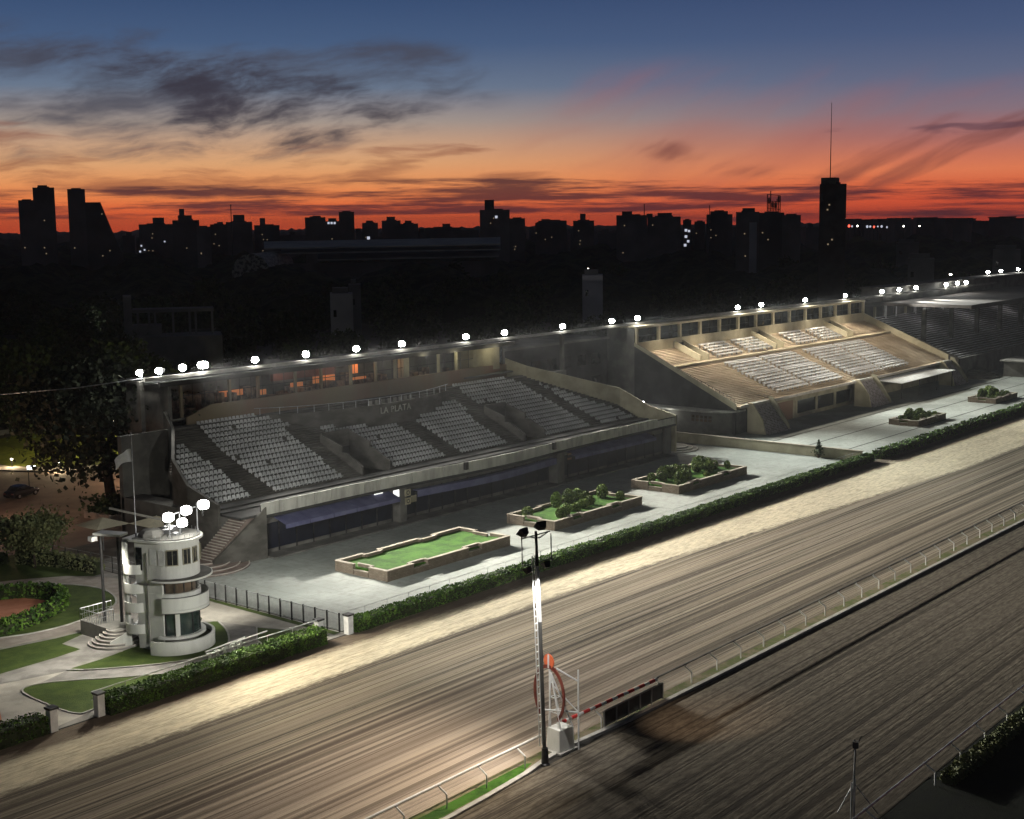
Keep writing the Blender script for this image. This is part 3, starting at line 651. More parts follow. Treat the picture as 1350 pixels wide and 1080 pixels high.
kk = thing('ticket_kiosk', 'small dark kiosk with flat grey roof in front of the roofed grandstand', 'kiosk', (270,92,0))
MB().box(267.6,276,89.3,93.5,0.02,3.0).build('wall', M['conc_dark'], kk); MB().box(266.9,276.6,88.6,94.1,3.0,3.25).build('roof', M['conc'], kk)
MB().box(268.2,269.6,89.22,89.28,1.1,2.3).box(270.2,271.6,89.22,89.28,1.1,2.3).build_each('window', M['glass'], kk)
rs3 = thing('round_steps', 'dark block of half-round steps beside the roofed grandstand', 'steps', (262,97,0))
for k in range(5): MB().disc(264,98.4,5.2-.8*k,.02,.3*(k+1),30,PI,2*PI).build('round_step', M['conc_dark'], rs3)
# building between the stands
sb = thing('service_building', 'dark rear building between the seated and the bench grandstand', 'building', (156,124,0))
MB().box(144.2,172.0,121.5,130,0,13.2).build('wall', M['shade_dark'], sb); MB().box(143.9,172.3,121.2,130.3,13.2,13.5).build('roof', M['conc_dark'], sb)
w = MB()
for k in range(7):
    for j in range(3): w.box(145.6+k*3.7,147.8+k*3.7,121.40,121.46,2.6+j*3.5,4.2+j*3.5)
w.build_each('window', M['glass'], sb)
# dividing wall between the two aprons
dw = thing('dividing_wall', 'long low beige wall crossing the apron between the two grandstands', 'wall', (162.5,90,0))
MB().box(162.35,162.65,74.6,105.4,0,1.3).build('wall', M['cream_dull'], dw); MB().box(162.25,162.75,74.5,105.5,1.3,1.4).build('coping', M['cap'], dw)
pt = thing('potted_conifer', 'small dark pointed conifer in a pot halfway along the low beige wall', 'plant', (162.0,80.4,0.02))
MB().lathe([(.25,.02),(.38,.5),(.34,.5),(.3,.4)],161.9,80.4,12).build('pot', M['soil'], pt)
C = RNG.normal(size=(500,3))*[.22,.22,.5]+[161.9,80.4,1.15]; C[:,:2] = (C[:,:2]-[161.9,80.4])*np.clip(1.7-.8*(C[:,2:3]-.4),.1,2)+[161.9,80.4]
link('foliage', leafmesh('foliage', C-np.array([162.0,80.4,.02]), .09, M['leaf']), pt)
# ------------------------------------------------------------------ floodlights
def flood(name='floodlight', w=1.15, h=.9):
    """local: stands on z=0, faces -Y and down"""
    t = thing(name, 'floodlight', 'floodlight', (0,0,0), 0, 'floodlights along the roof gantry')
    MB().tube((0,0,-.5),(0,0,.1),.05,6).box(-w/2,w/2,-.04,.04,.02,.08).build('bracket', M['metal_dark'], t, local=True)
    m = MB().add([(-w/2,-.12,.02),(w/2,-.12,.02),(w/2,.0,h),(-w/2,.0,h),(-w/2+.12,.34,.14),(w/2-.12,.34,.14),(w/2-.12,.4,h-.1),(-w/2+.12,.4,h-.1)],[(0,3,2,1),(4,5,6,7),(0,4,7,3),(1,2,6,5),(3,7,6,2),(0,1,5,4)])
    m.build('housing', M['metal_dark'], t, local=True)
    # bulging lens
    n = 20; V = [(0,-.62,h/2)]; F = []
    def se(a, p=.75): return math.copysign(abs(a)**p, a)
    for j in range(1, 7):
        q = j/6*PI/2
        for i in range(n):
            a = 2*PI*i/n; V.append((w*.54*math.sin(q)*se(math.cos(a)), -.1-.52*math.cos(q), h/2+h*.56*math.sin(q)*se(math.sin(a))))
    F = [(0,1+(i+1)%n,1+i) for i in range(n)]+[(1+j*n+i,1+j*n+(i+1)%n,1+(j+1)*n+(i+1)%n,1+(j+1)*n+i) for j in range(5) for i in range(n)]
    MBx = MB().add(V, F); MBx.build('lens', M['lamp'], t, local=True, smooth=True)
    return t
def spot(loc, target, P, ang=110, blend=.6, c=(1,.97,.9), r=.35, name='flood_beam'):
    L = bpy.data.lights.new(name, 'SPOT'); L.energy = P; L.spot_size = R(ang); L.spot_blend = blend; L.color = c; L.shadow_soft_size = r
    o = bpy.data.objects.new(name, L); COL.objects.link(o); o.location = loc
    o.rotation_euler = (Vector(target)-Vector(loc)).to_track_quat('-Z','Y').to_euler(); return o
beam = thing('lighting_gantry', 'long grey gantry beam running behind all the grandstands and carrying floodlights', 'gantry', (84,118,0))
MB().box(84,330,117.75,118.25,15.25,15.6).build('beam', M['conc'], beam)
for x in (84,102,121,142.5,156.5): MB().box(x-.25,x+.25,118.3,118.8,0 if x in (84,156.5) else 14.9,15.25).build('post', M['conc_dark'], beam)
FL = [(88.9,'first small floodlight from the left end of the gantry, close beside a bigger pair'),(91.6,'large double floodlight at the left end of the gantry'),
 (98.8,'floodlight above the left part of the seats, right of the double one'),(106.4,'floodlight over the lounge opening left of the orange lit pillar'),
 (114.5,'floodlight right above the orange lit pillar of the lounge'),(122.4,'floodlight right of the orange lit pillar, above the balcony chairs'),
 (134.6,'floodlight at the left edge of the solid beige block of the lounge'),(142.6,'floodlight at the right edge of the solid beige block, above the dark poster'),
 (155.7,'lone floodlight over the dark gap between the grandstands'),(168,'left one of two floodlights just before the bench grandstand'),(174.9,'floodlight on the left corner of the bench grandstand'),
 (205.6,'left one of the pair over the second entrance of the bench grandstand'),(213.8,'right one of the pair over the second entrance of the bench grandstand'),
 (230.5,'single floodlight above the upper right benches'),(247.3,'floodlight at the far right end of the bench grandstand gallery'),
 (264.2,'first of three floodlights right of the bench grandstand'),(272.8,'middle one of three floodlights right of the bench grandstand'),(281.5,'last of three floodlights before the roofed grandstand'),
 (298.3,'left one of the close trio above the brown roof'),(305,'middle one of the close trio above the brown roof'),(310.1,'right one of the close trio above the brown roof')]
proto = flood(w=.72, h=.58)
first = True
for k, (x, lb_) in enumerate(FL):
    rz = -.45+.1*random.random()
    if first: o = proto; o.location = (x,117.9,16.0); o.rotation_euler.z = rz; o['label'] = lb_; first = False
    else: o = copy_thing(proto, (x,117.9,16.0), rz, lb_)
    if x == 91.6: o.scale = (1.5,1.1,1.15)
    if x > 255: o.scale = (1.05,1,1.1)
for (x, y, z, lb_) in ((336,122.3,17.4,'left of the two floodlights side by side on the upper roof'),(345,122.3,17.4,'right of the two floodlights side by side on the upper roof'),(357.5,122.3,17.4,'floodlight on the upper roof nearest the right edge of the photo')):
    copy_thing(proto, (x,y,z), -.45, lb_)
for (x, a, lb_) in ((83.9,-1.9,'floodlight at the very tip of the gantry turned away to the left'),(86.2,-1.5,'floodlight turned sideways, second from the gantry tip')):
    copy_thing(proto, (x,118.0,15.9), a, lb_)
E_BEAM = 120000
for k, (x, lb_) in enumerate(FL):
    if x > 290: continue
    spot((x,116.9,16.4), (x-4,48,0), E_BEAM*(1.0 if x < 260 else .7)*(1.3 if x==91.6 else 1), 58, 1.0, (1,.955,.86) if x < 150 else (.97,1,.93))
spot((85,116.5,16.2), (60,90,0), 6000, 80, .8)
# added warm spots over the bench grandstand seats, no fixtures built
for x in (178,190,203,216,229,242):
    spot((x,114.8,18.2), (x,105.5,6), 9000, 120, .7, (1,.90,.74), .5, 'added_seat_spot')
# weak spill on the seated grandstand
for x in (92,108,124,138,150):
    spot((x,115.5,16.6), (x+2,107,6), 700, 120, .8, (1,.96,.88), .6, 'seat_spill_light')
def point(loc, P, c=(1,.8,.5), r=.2, name='lamp_glow'):
    L = bpy.data.lights.new(name, 'POINT'); L.energy = P; L.color = c; L.shadow_soft_size = r; o = bpy.data.objects.new(name, L); COL.objects.link(o); o.location = loc; return o
for x in (96,104,111,116,121,137.5): point((x,118.6,14.2), 30, (1,.5,.2), .3, 'lounge_lamp')
for x in (125,131,139): point((x,116.2,14.4), 90, (1,.9,.6), .3, 'lounge_lamp')
for x in (275,300,325): point((x,112,12.6), 300, (1,.95,1), .5, 'roof_lamp')
point((167.9,112.0,4.6), 25, (.95,.95,1), .25); point((169.2,108.5,2.9), 60, (1,1,.9), .2)
# ------------------------------------------------------------------ judges' tower
CX, CY, RR = 60.3, 82.2, 2.15
tw = thing('judges_tower', 'white three-storey round-fronted tower with curved balconies and dark windows', 'tower', (60,83,0))
tw_rot = R(17)
def dshape(r, back, sq=0.0):
    P = [(CX+r*math.cos(a), CY+r*math.sin(a)) for a in np.linspace(-PI, 0, 25)]
    return P+[(CX+r, CY+back), (CX-r, CY+back)]
BK = 2.1
MB().prism(dshape(RR-.02,BK), 3.0, 4.45).prism(dshape(RR-.02,BK), 5.45, 8.45).build('body_wall', M['white'], tw)
MB().box(CX-RR+.05,CX-RR+.9,CY-.4,CY+BK-.04,0,8.4).box(CX-RR+.9,CX+RR-.05,CY+1.0,CY+BK-.04,0,8.4).build('rear_wall', M['white'], tw)
MB().prism(dshape(RR-.5,1.2), 0, 5.5).build('inner_core', M['conc_dark'], tw)
def band(z0, z1, mat, name, r, n=9, a0=-PI*.92, a1=-.03*PI, fr=M['white']):
    m = MB().ring(CX,CY,r-.06,r,z0,z1,28,a0,a1); m.build(name, mat, tw)
    f = MB()
    for k in range(n+1):
        a = a0+(a1-a0)*k/n; f.cbox(CX+(r+.01)*math.cos(a),CY+(r+.01)*math.sin(a),.09,.09,z0,z1,a)
    f.build_each('mullion', fr, tw)
band(1.15, 3.0, M['glass_green'], 'window_band', RR-.15, 5, fr=M['metal_dark'])
band(4.42, 5.5, M['curtain'], 'window_band', RR-.25, 7, fr=M['metal_dark'])
MB().cbox(CX-1.55,CY-1.35,.35,.35,1.0,3.0,.7).build_each('pier', M['white'], tw)
MB().disc(CX,CY,RR+.25,.95,1.15,48,-PI,0).build('ground_sill', M['white'], tw)
MB().disc(CX,CY,RR-.1,0,.95,48,-PI,0).build('plinth', M['conc_dark'], tw)
# planter ring
MB().ring(60.0,82.0,2.9,3.12,0,1.05,48,-PI*1.02,PI*.12).build('ring_wall', M['white'], tw)
MB().disc(60.0,82.0,2.9,0,.72,40,-PI,PI*.1).build('ring_soil', M['hedge_core'], tw)
# balcony of the middle storey, brim over it
MB().ring(CX+.1,CY-.15,RR+.28,RR+.42,3.28,4.2,48,-PI*.95,PI*.12).build('balcony_parapet', M['white'], tw)
MB().disc(CX+.1,CY-.15,RR+.42,3.05,3.26,48,-PI*.95,PI*.12).build('balcony_floor', M['white'], tw)
MB().ring(CX+.1,CY-.15,RR+.30,RR+.40,4.2,4.26,48,-PI*.95,PI*.12).ring(CX+.1,CY-.15,RR+.34,RR+.44,3.0,3.06,48,-PI*.95,PI*.12).build('dark_trim', M['conc_dark'], tw)
MB().disc(CX+.15,CY-.1,RR+.8,5.5,5.62,56,-PI*1.03,PI*.15).build('brim', M['white'], tw)
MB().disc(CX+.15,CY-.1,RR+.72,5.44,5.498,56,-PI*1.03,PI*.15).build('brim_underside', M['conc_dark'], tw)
MB().disc(CX+.15,CY-.1,RR+.72,5.622,5.64,56,-PI*1.03,PI*.15).build('brim_top', M['conc_dark'], tw)
# top windows
def twin(a, w, z0, z1):
    x, y = CX+(RR+.0)*math.cos(a), CY+(RR+.0)*math.sin(a)
    f = MB().cbox(x,y,w+.14,.12,z0-.08,z1+.08,a+PI/2).build('window_frame', M['cream_dull'], tw)
    g = MB().cbox(x+.05*math.cos(a),y+.05*math.sin(a),w,.12,z0,z1,a+PI/2); g.build('window', M['glass'], tw)
    MB().cbox(x+.07*math.cos(a),y+.07*math.sin(a),.05,.13,z0,z1,a+PI/2).build('glazing_bar', M['cream_dull'], tw)
for a, w in ((-PI*.80,.78),(-PI*.63,.55),(-PI*.50,.42),(-PI*.3,.5)): twin(a, w, 6.75, 7.85)
m = MB()
for y in (CY+.3, CY-.5): m.box(CX-RR-.03,CX-RR+.0,y-.3,y+.3,6.7,7.9)
m.build_each('blind_window', M['white_paint'], tw)
# roof
MB().prism(dshape(RR+.32,BK+.3), 8.45, 8.62).build('roof_slab', M['white'], tw)
MB().prism(dshape(RR+.1,BK+.1), 8.62, 8.72).build('roof_surface', M['conc'], tw)
MB().lathe([(1.0,8.7),(1.0,8.95),(.7,9.2),(.1,9.32)],CX-1.1,CY+1.2,8).build('roof_dome', M['conc'], tw)
MB().box(CX-.2,CX+.5,CY+.1,CY+.7,8.72,9.05).box(CX+.9,CX+1.7,CY+.6,CY+1.5,8.72,9.0).box(CX-.5,CX+.1,CY-.8,CY-.4,8.72,8.9).build_each('roof_equipment', M['metal'], tw)
rl = MB()
for a in np.linspace(-PI, 0, 15): rl.tube((CX+RR*math.cos(a),CY+RR*math.sin(a),8.72),(CX+RR*math.cos(a),CY+RR*math.sin(a),9.0),.02,4)
rl.build_each('roof_rail_post', M['metal'], tw)
# stair tower at the back left with curved balconies
MB().box(CX-RR-.0,CX-RR+.35,CY+BK+.9,CY+BK+1.2,0,8.4).build('stair_pillar', M['white'], tw)
for z in (1.2,2.9,4.4,5.9):
    MB().disc(CX-RR+.7,CY+BK+.3,1.15,z,z+.14,28,PI*.3,PI*1.45).build('stair_landing', M['white'], tw)
    MB().ring(CX-RR+.7,CY+BK+.3,1.05,1.15,z+.14,z+.75,28,PI*.4,PI*1.4).build('stair_parapet', M['white'], tw)
m = MB(); 
for k in range(34):
    a = k*.35; z = .2+k*.17; m.cbox(CX-RR+.9+.5*math.cos(a),CY+BK+.5+.5*math.sin(a),.95,.3,z,z+.06,a)
m.tube((CX-RR+.9,CY+BK+.5,0),(CX-RR+.9,CY+BK+.5,8.4),.09,8); m.build('spiral_stair', M['metal'], tw)
MB().box(CX-RR+.1,CX+RR-.1,CY+BK+.2,CY+BK+1.2,8.38,8.56).build('stair_roof', M['white'], tw)
MB().box(CX-RR+.6,CX-RR+1.7,CY+BK+.01,CY+BK+.05,6.5,8.0).box(CX-RR+.6,CX-RR+1.5,CY+BK+.01,CY+BK+.05,3.2,4.9).build('rear_window', M['glass'], tw)
MB().box(CX-RR-.04,CX-RR-.02,CY+1.35,CY+1.95,6.2,8.0).build('side_window', M['glass'], tw)
MB().tube((CX-RR-.05,CY+.9,.5),(CX-RR-.05,CY+.9,7.6),.05,6).build('drain_pipe', M['conc'], tw)
tw.rotation_euler.z = tw_rot; tw.scale = (.92,.92,.965)
# entrance steps and terrace with railings on the left
en = thing('entrance_steps', 'rounded entrance steps with iron railings at the foot of the white tower', 'steps', (58,87,0))
for k in range(6):
    MB().disc(57.9,86.2,2.1-.27*k,.015,.18*(k+1),30,PI*.75,PI*1.75).build('round_step', M['conc'], en)
    MB().ring(57.9,86.2,2.1-.27*k-.06,2.1-.27*k+.01,.18*(k+1)-.05,.18*(k+1)+.01,30,PI*.75,PI*1.75).build('nosing', M['riser'], en)
MB().box(57.4,60.2,86.3,90.2,.02,1.1).build('terrace', M['conc'], en)
MB().wall([(56.6,85.2),(57.3,84.6),(57.9,84.3)], .2, 0, [.5,1.0,1.4]).build('cheek_wall', M['white'], en)
for (a, b) in (((57.4,90.2),(60.2,90.2)),((57.4,88.0),(57.4,90.2)),((57.4,88.0),(58.9,88.0))):
    m = MB(); n = 7
    for k in range(n+1):
        x = a[0]+(b[0]-a[0])*k/n; y = a[1]+(b[1]-a[1])*k/n; m.tube((x,y,1.1),(x,y,2.05),.022,4)
    m.tube((*a,2.05),(*b,2.05),.035,5).tube((*a,1.6),(*b,1.6),.02,4); m.build_each('rail_bar', M['metal'], en)
# flat porch roof on two thin dark poles
po = thing('porch_canopy', 'thin flat roof slab on two tall dark poles left of the white tower', 'canopy', (58.4,88,0))
MB().add([(58.1,89.0,7.82),(59.2,89.4,7.82),(60.0,87.2,7.82),(59.0,86.8,7.82),(58.1,89.0,8.0),(59.2,89.4,8.0),(60.0,87.2,8.0),(59.0,86.8,8.0)],[(0,1,2,3),(7,6,5,4),(0,4,5,1),(1,5,6,2),(2,6,7,3),(3,7,4,0)]).build('canopy_roof', M['white'], po)
MB().box(57.6,58.1,88.4,88.9,7.5,7.85).build('junction_box', M['white_paint'], po)
MB().tube((58.5,88.6,0),(58.5,88.6,7.82),.12,8).build('post', M['black'], po); MB().tube((59.15,87.3,0),(59.15,87.3,7.82),.12,8).build('post', M['black'], po)
# flag
fp = thing('flagpole', 'slender flagpole with limp white flag on the tower roof', 'flagpole', (58.5,84,8.7))
MB().tube((58.5,84,8.3),(58.5,84,16.2),.05,6).build('pole', M['metal'], fp)
V = []; F = []
for i in range(9):
    for j in range(5):
        u = i/8; v = j/4; V.append((58.5-1.15*u, 84+.5*u+.1*math.sin(u*9+v*3), 14.95-.95*v*(1-.25*u)-.75*u*u))
for i in range(8):
    for j in range(4): F.append((i*5+j,i*5+j+1,(i+1)*5+j+1,(i+1)*5+j))
MB().add(V,F).build('flag', M['white_paint'], fp, smooth=True)
# roof floodlights of the tower
tf = thing('lamp_frame', 'steel frame carrying four bright floodlights on the tower roof', 'lamp frame', (60.8,81.5,8.7))
MB().tube((59.6,81.4,8.3),(59.6,81.4,10.4),.05,6).tube((62.2,81.5,8.3),(62.2,81.5,10.6),.05,6).tube((59.0,81.5,10.0),(62.9,81.5,10.4),.05,6).tube((60.6,81.5,8.35),(60.6,81.5,10.2),.05,6).build_each('frame_bar', M['metal'], tf)
for (x, z, s, lb_) in ((59.3,10.05,1.05,'left floodlight on the tower roof'),(60.9,10.3,1.05,'upper middle floodlight on the tower roof'),(62.5,10.45,1.1,'right floodlight on the tower roof'),(60.5,9.45,1.0,'lowest floodlight of the four on the tower roof')):
    c = copy_thing(proto, (x,81.2,z-.3), -.15, lb_); c['group'] = 'floodlights on the tower roof'
    for ch in c.children:
        if ch.name.startswith('lens'): ch.data = ch.data.copy(); ch.data.materials[0] = M['lamp_near']
    c.scale = (s,s,s)
    spot((x,80.7,z+.1), (x+4 if x>60 else x-10,60,0), 19000, 100, .7, (1,.93,.78), .3)
for lo_, tg in (((56.9,83.2,7.6),(50,94,0)),((63.3,83.8,7.8),(67,92,0)),((57.2,80.4,7.6),(48,77,0))): spot(lo_, tg, 5200, 125, .8, (1,.95,.84), .4)  # added spots without fixtures, brightening the garden
# ------------------------------------------------------------------ light mast and winning post
ms = thing('light_mast', 'tall slender light mast with ladder, floodlight heads on top, beside the track kerb', 'light mast', (59.1,46.2,0))
MB().tube((59.1,46.2,0),(58.75,46.2,8.6),.11,12,.10).build('pole', M['conc_dark'], ms); MB().tube((58.75,46.2,8.6),(58.55,46.2,11.9),.11,12,.09).build('upper_pole', M['white_paint'], ms); MB().tube((58.55,46.2,11.9),(58.45,46.2,13.9),.09,10,.08).build('pole_top', M['metal_dark'], ms)  # upper pole coloured white to imitate lamp light falling on it
MB().lathe([(.3,0),(.3,.05),(.22,.12),(.19,.9),(.19,1.0)],59.1,46.2,14).build('base', M['black'], ms)
ld = MB()
def mx(z): return 59.1-.65*z/13.9
for z in np.arange(2.2,12.4,.42): ld.box(mx(z)-.27,mx(z)-.08,46.28,46.31,z,z+.05); ld.box(mx(z)-.27,mx(z)-.08,46.28,46.31,z+.02,z+.03)
for dx in (-.30,-.06): ld.tube((mx(1.2)+dx,46.3,1.2),(mx(12.5)+dx,46.3,12.5),.035,5)
ld.build('ladder', M['white_paint'], ms)
fr = MB(); zt, zb = 13.6, 12.0
for z in (zb, zt): fr.tube((mx(z)-.85,46.6,z-.05),(mx(z)+.85,45.85,z+.2),.035,5)
for s in (-.85,.85): fr.tube((mx(12)+s,46.2-.44*s,zb+.07),(mx(13)+s,46.2-.44*s,zt+.07),.035,5)
fr.build_each('frame_bar', M['metal_dark'], ms)
def head(x,y,z,rz,tilt,s):
    t = MB().add([(-s,-.1,-s*.7),(s,-.1,-s*.7),(s,-.1,s*.7),(-s,-.1,s*.7),(-s*.6,.25,-s*.4),(s*.6,.25,-s*.4),(s*.6,.25,s*.4),(-s*.6,.25,s*.4)],[(0,1,2,3),(7,6,5,4),(0,4,5,1),(1,5,6,2),(2,6,7,3),(3,7,4,0)])
    o = t.build('floodlight_head', M['black'], ms, local=True); o.location = (x-59.1,y-46.2,z); o.rotation_euler = (tilt,0,rz); return o
head(mx(13.6)-.75,46.55,13.95,PI,-.7,.34); head(mx(13.6)+.3,46.1,14.2,PI*.9,-.7,.34); head(mx(12)-.5,46.5,11.75,PI,-1.1,.24); head(mx(12)+.55,46.0,11.95,PI*.9,-1.1,.24)
MB().path([(mx(13.6)-.9,46.6,13.7),(mx(13.6)-.3,46.3,13.6),(mx(13.6)+.2,46.1,13.5),(mx(13.6)+.8,45.9,13.8)],.04,5).build('cross_arm', M['white_paint'], ms)
spot((58.3,47.0,14.0), (60,81,5.0), 24000, 20, .5, (1,1,.95), .2, 'mast_beam'); spot((59.3,47.0,14.2), (96,89,0), 20000, 75, .9, (1,1,.95), .2, 'mast_beam')
spot((57.9,46.95,11.5), (50,54,0), 11000, 125, .95, (1,.86,.70), .15, 'mast_beam'); spot((58.1,45.6,11.9), (58.85,46.25,7.0), 3500, 60, .8, (1,.97,.95), .1, 'mast_beam')
wp = thing('winning_post', 'white lattice winning post with orange disc and dark red oval ring on a plinth', 'winning post', (61.4,46.9,0))
pl = MB().add([(60.7,46.35,.1),(62.0,46.2,.1),(62.15,47.3,.1),(60.85,47.45,.1),(60.75,46.4,1.45),(61.95,46.25,1.45),(62.1,47.25,1.45),(60.9,47.4,1.45)],[(3,2,1,0),(4,5,6,7),(0,1,5,4),(1,2,6,5),(2,3,7,6),(3,0,4,7)])
pl.build('plinth', M['white'], wp, bevel=.03); MB().box(60.6,62.2,46.15,47.5,0,.12).build('plinth_base', M['kerb'], wp)
tr = MB()
apex = (61.0,47.2,4.8)
for (x,y) in ((60.9,46.4),(61.9,46.3),(62.0,47.2),(61.0,47.35)): tr.tube((x,y,1.45),apex,.045,5)
for z in (2.4,3.3,4.2):
    u = (z-1.45)/(4.8-1.45); P = [(x+(apex[0]-x)*u,y+(apex[1]-y)*u,z) for x,y in ((60.9,46.4),(61.9,46.3),(62.0,47.2),(61.0,47.35))]
    for a, b in zip(P, P[1:]+P[:1]): tr.tube(a,b,.03,4)
    tr.tube(P[0],P[2],.025,4)
tr.build('lattice', M['white_paint'], wp)
MB().tube((62.1,46.0,0),(62.1,46.0,4.9),.05,6).tube((62.1,46.0,4.2),(61.3,47.0,5.0),.05,6).tube((62.1,46.0,2.3),(60.3,47.4,2.7),.05,6).tube((62.1,46.0,2.3),(61.2,47.1,3.9),.04,6).build_each('brace', M['white_paint'], wp)
MB().tube((61.1,47.35,1.4),(61.1,47.35,5.8),.06,8).build('post', M['white_paint'], wp)
# oval ring in the plane across the track
V = []; F = []; n = 40; a0, a1 = -PI*.30, PI*1.32
for i in range(n+1):
    a = a0+(a1-a0)*i/n
    for (rr, xo) in ((1.0,-.05),(1.0,.05),(.88,.05),(.88,-.05)): V.append((61.1+xo-.25*math.cos(a)*rr, 47.4-1.35*rr*math.cos(a), 3.40+1.80*rr*math.sin(a)))
for i in range(n):
    for k in range(4): F.append((4*i+k,4*i+(k+1)%4,4*i+4+(k+1)%4,4*i+4+k))
MB().add(V,F).build('oval_ring', M['maroon'], wp)
V = [(61.1+.04, 47.4, 5.42)]+[(61.1+.04-.1*math.cos(a),47.4-.44*math.cos(a),5.42+.43*math.sin(a)) for a in np.linspace(0,2*PI,25)[:-1]]
F = [(0,1+i,1+(i+1)%24) for i in range(24)]; V2 = [(x-.08,y,z) for x,y,z in V]; F2 = [(25,25+1+(i+1)%24,25+1+i) for i in range(24)]; F3 = [(1+i,26+i,26+(i+1)%24,1+(i+1)%24) for i in range(24)]
MB().add(V+V2,F+F2+F3).build('disc', M['orange_paint'], wp)
MB().box(60.95,60.99,47.32,47.40,5.05,5.86).build('disc_mark', M['white_paint'], wp)
# banner board and striped rail
bd = thing('finish_board', 'dark slatted board under a red and white striped rail by the kerb', 'board', (69,46.8,0))
MB().box(65.7,72.3,46.72,46.80,.12,1.12).build('panel', M['black'], bd)
m = MB()
for k in range(6): x = 65.7+6.6*k/5; m.box(x-.05,x+.05,46.66,46.72,.05,1.15)
m.box(65.7,72.3,46.64,46.72,1.12,1.2); m.build_each('divider', M['kerb'], bd)
MB().tube((61.9,47.45,1.28),(72.3,47.15,1.28),.10,8).build('white_rail', M['white_paint'], bd)
m = MB()
for k in range(9): x = 62.1+1.16*k; yq = 47.45-.3*(x-61.9)/10.4; m.tube((x,yq,1.28),(x+.62,yq-.018,1.28),.112,8)
m.build_each('red_stripe', M['red'], bd)
spot((59.2,45.7,11.9), (71,42.6,0), 8000, 30, .9, (1,.75,.55), .15, 'mast_beam')
def added_mast(x, tx):  # unseen mast, added to carry beams onto the bench grandstand
    c = copy_thing(ms, (x,46.2,0), 0, 'added twin light mast farther along the kerb, unseen outside the frame'); c['group'] = 'added light masts beside the kerb'
added_mast(186, 214)
for tx in (192,206,220,236): spot((186,46.9,14.0), (tx,109,8.5), 30000, 22, .8, (1,.93,.80), .3, 'mast_beam')  # added beams from the unseen mast, lighting the bench fronts
spot((63.6,81.5,10.3), (92,91,0), 16000, 75, .9, (1,1,.94), .4)  # added fill spot beside the tower, lighting the stand apron
# ------------------------------------------------------------------ running rails
def post_proto(name, label, group, s=1):
    t = thing(name, label, 'rail post', (0,0,0), 0, group)
    MB().tube((0,0,0),(0,0,.78),.045,6).tube((0,0,.76),(0,.62,1.12),.05,6).build('bent_post', M['white_paint'], t, local=True)
    MB().box(-.09,.09,.52,.70,1.10,1.18).build('rail_clamp', M['metal'], t, local=True); return t
pr = post_proto('rail_post', 'bent white post of the inner rail along the grassy kerb', 'posts of the inner running rail')
XS = [31.4+3.3*k for k in range(8)]+[57.9]+[65.7,72.6]+[76.2+3.32*k for k in range(34)]
firstp = True
for k, x in enumerate(XS):
    y = 46.72 if x < 60 else 46.9
    if x <= 54.6 or x == 57.9: lb_ = 'bent white post carrying the white rail left of the light mast'
    elif x in (65.7,72.6): lb_ = 'bent white post at the %s end of the striped rail' % ('left' if x < 70 else 'right')
    else: lb_ = 'bent white post of the long rail right of the striped section'
    if firstp: pr.location = (x,y,0); pr['label'] = lb_; firstp = False
    else: copy_thing(pr, (x,y,0), 0, lb_)
tag(MB().tube((28,47.34,1.17),(60.3,47.34,1.17),.07,8).build('running_rail', M['white_paint']), 'smooth white running rail left of the winning post', 'rail')
tag(MB().box(72.4,190,47.42,47.56,1.16,1.23).build('running_rail', M['terrace1']), 'long white running rail coloured dark as shade, stretching to the right edge of the photo', 'rail')  # shade on the white rail is put into its dark colour
p2 = copy_thing(pr, (69.9,27.35,0), 0, 'bent grey post of the lower right rail above the shrubs', group='posts of the lower rail')
for x in (73.6,77.4,81.2,85,88.8,62.3,58.5): copy_thing(p2, (x,27.35,0), 0, 'bent grey post of the lower right rail above the shrubs')
tag(MB().tube((40,27.95,1.14),(100,27.95,1.14),.06,8).build('running_rail', M['metal']), 'grey running rail in the dark lower right corner', 'rail')
# small camera frame in the dark corner
cf = thing('camera_stand', 'dim steel tripod stand with a small head in the lower right corner', 'stand', (63.3,29.1,0))
MB().tube((63.3,29.1,1.6),(63.45,29.1,4.1),.05,6).tube((63.1,29.1,0),(63.1,29.1,2.0),.05,6).tube((63.45,29.1,0),(63.45,29.1,2.1),.05,6).build('pole', M['metal'], cf)
for p in ((62.3,28.6),(64.6,28.3),(63.4,30.0)): MB().tube((63.35,29.1,1.9),(*p,.0),.035,5).build('leg', M['metal'], cf)
MB().cbox(63.45,29.1,.35,.3,3.8,4.15,.4).tube((63.2,29.1,3.7),(63.9,29.0,4.3),.03,5).tube((63.7,29.1,3.7),(63.1,29.0,4.35),.03,5).build('camera_head', M['conc_dark'], cf)
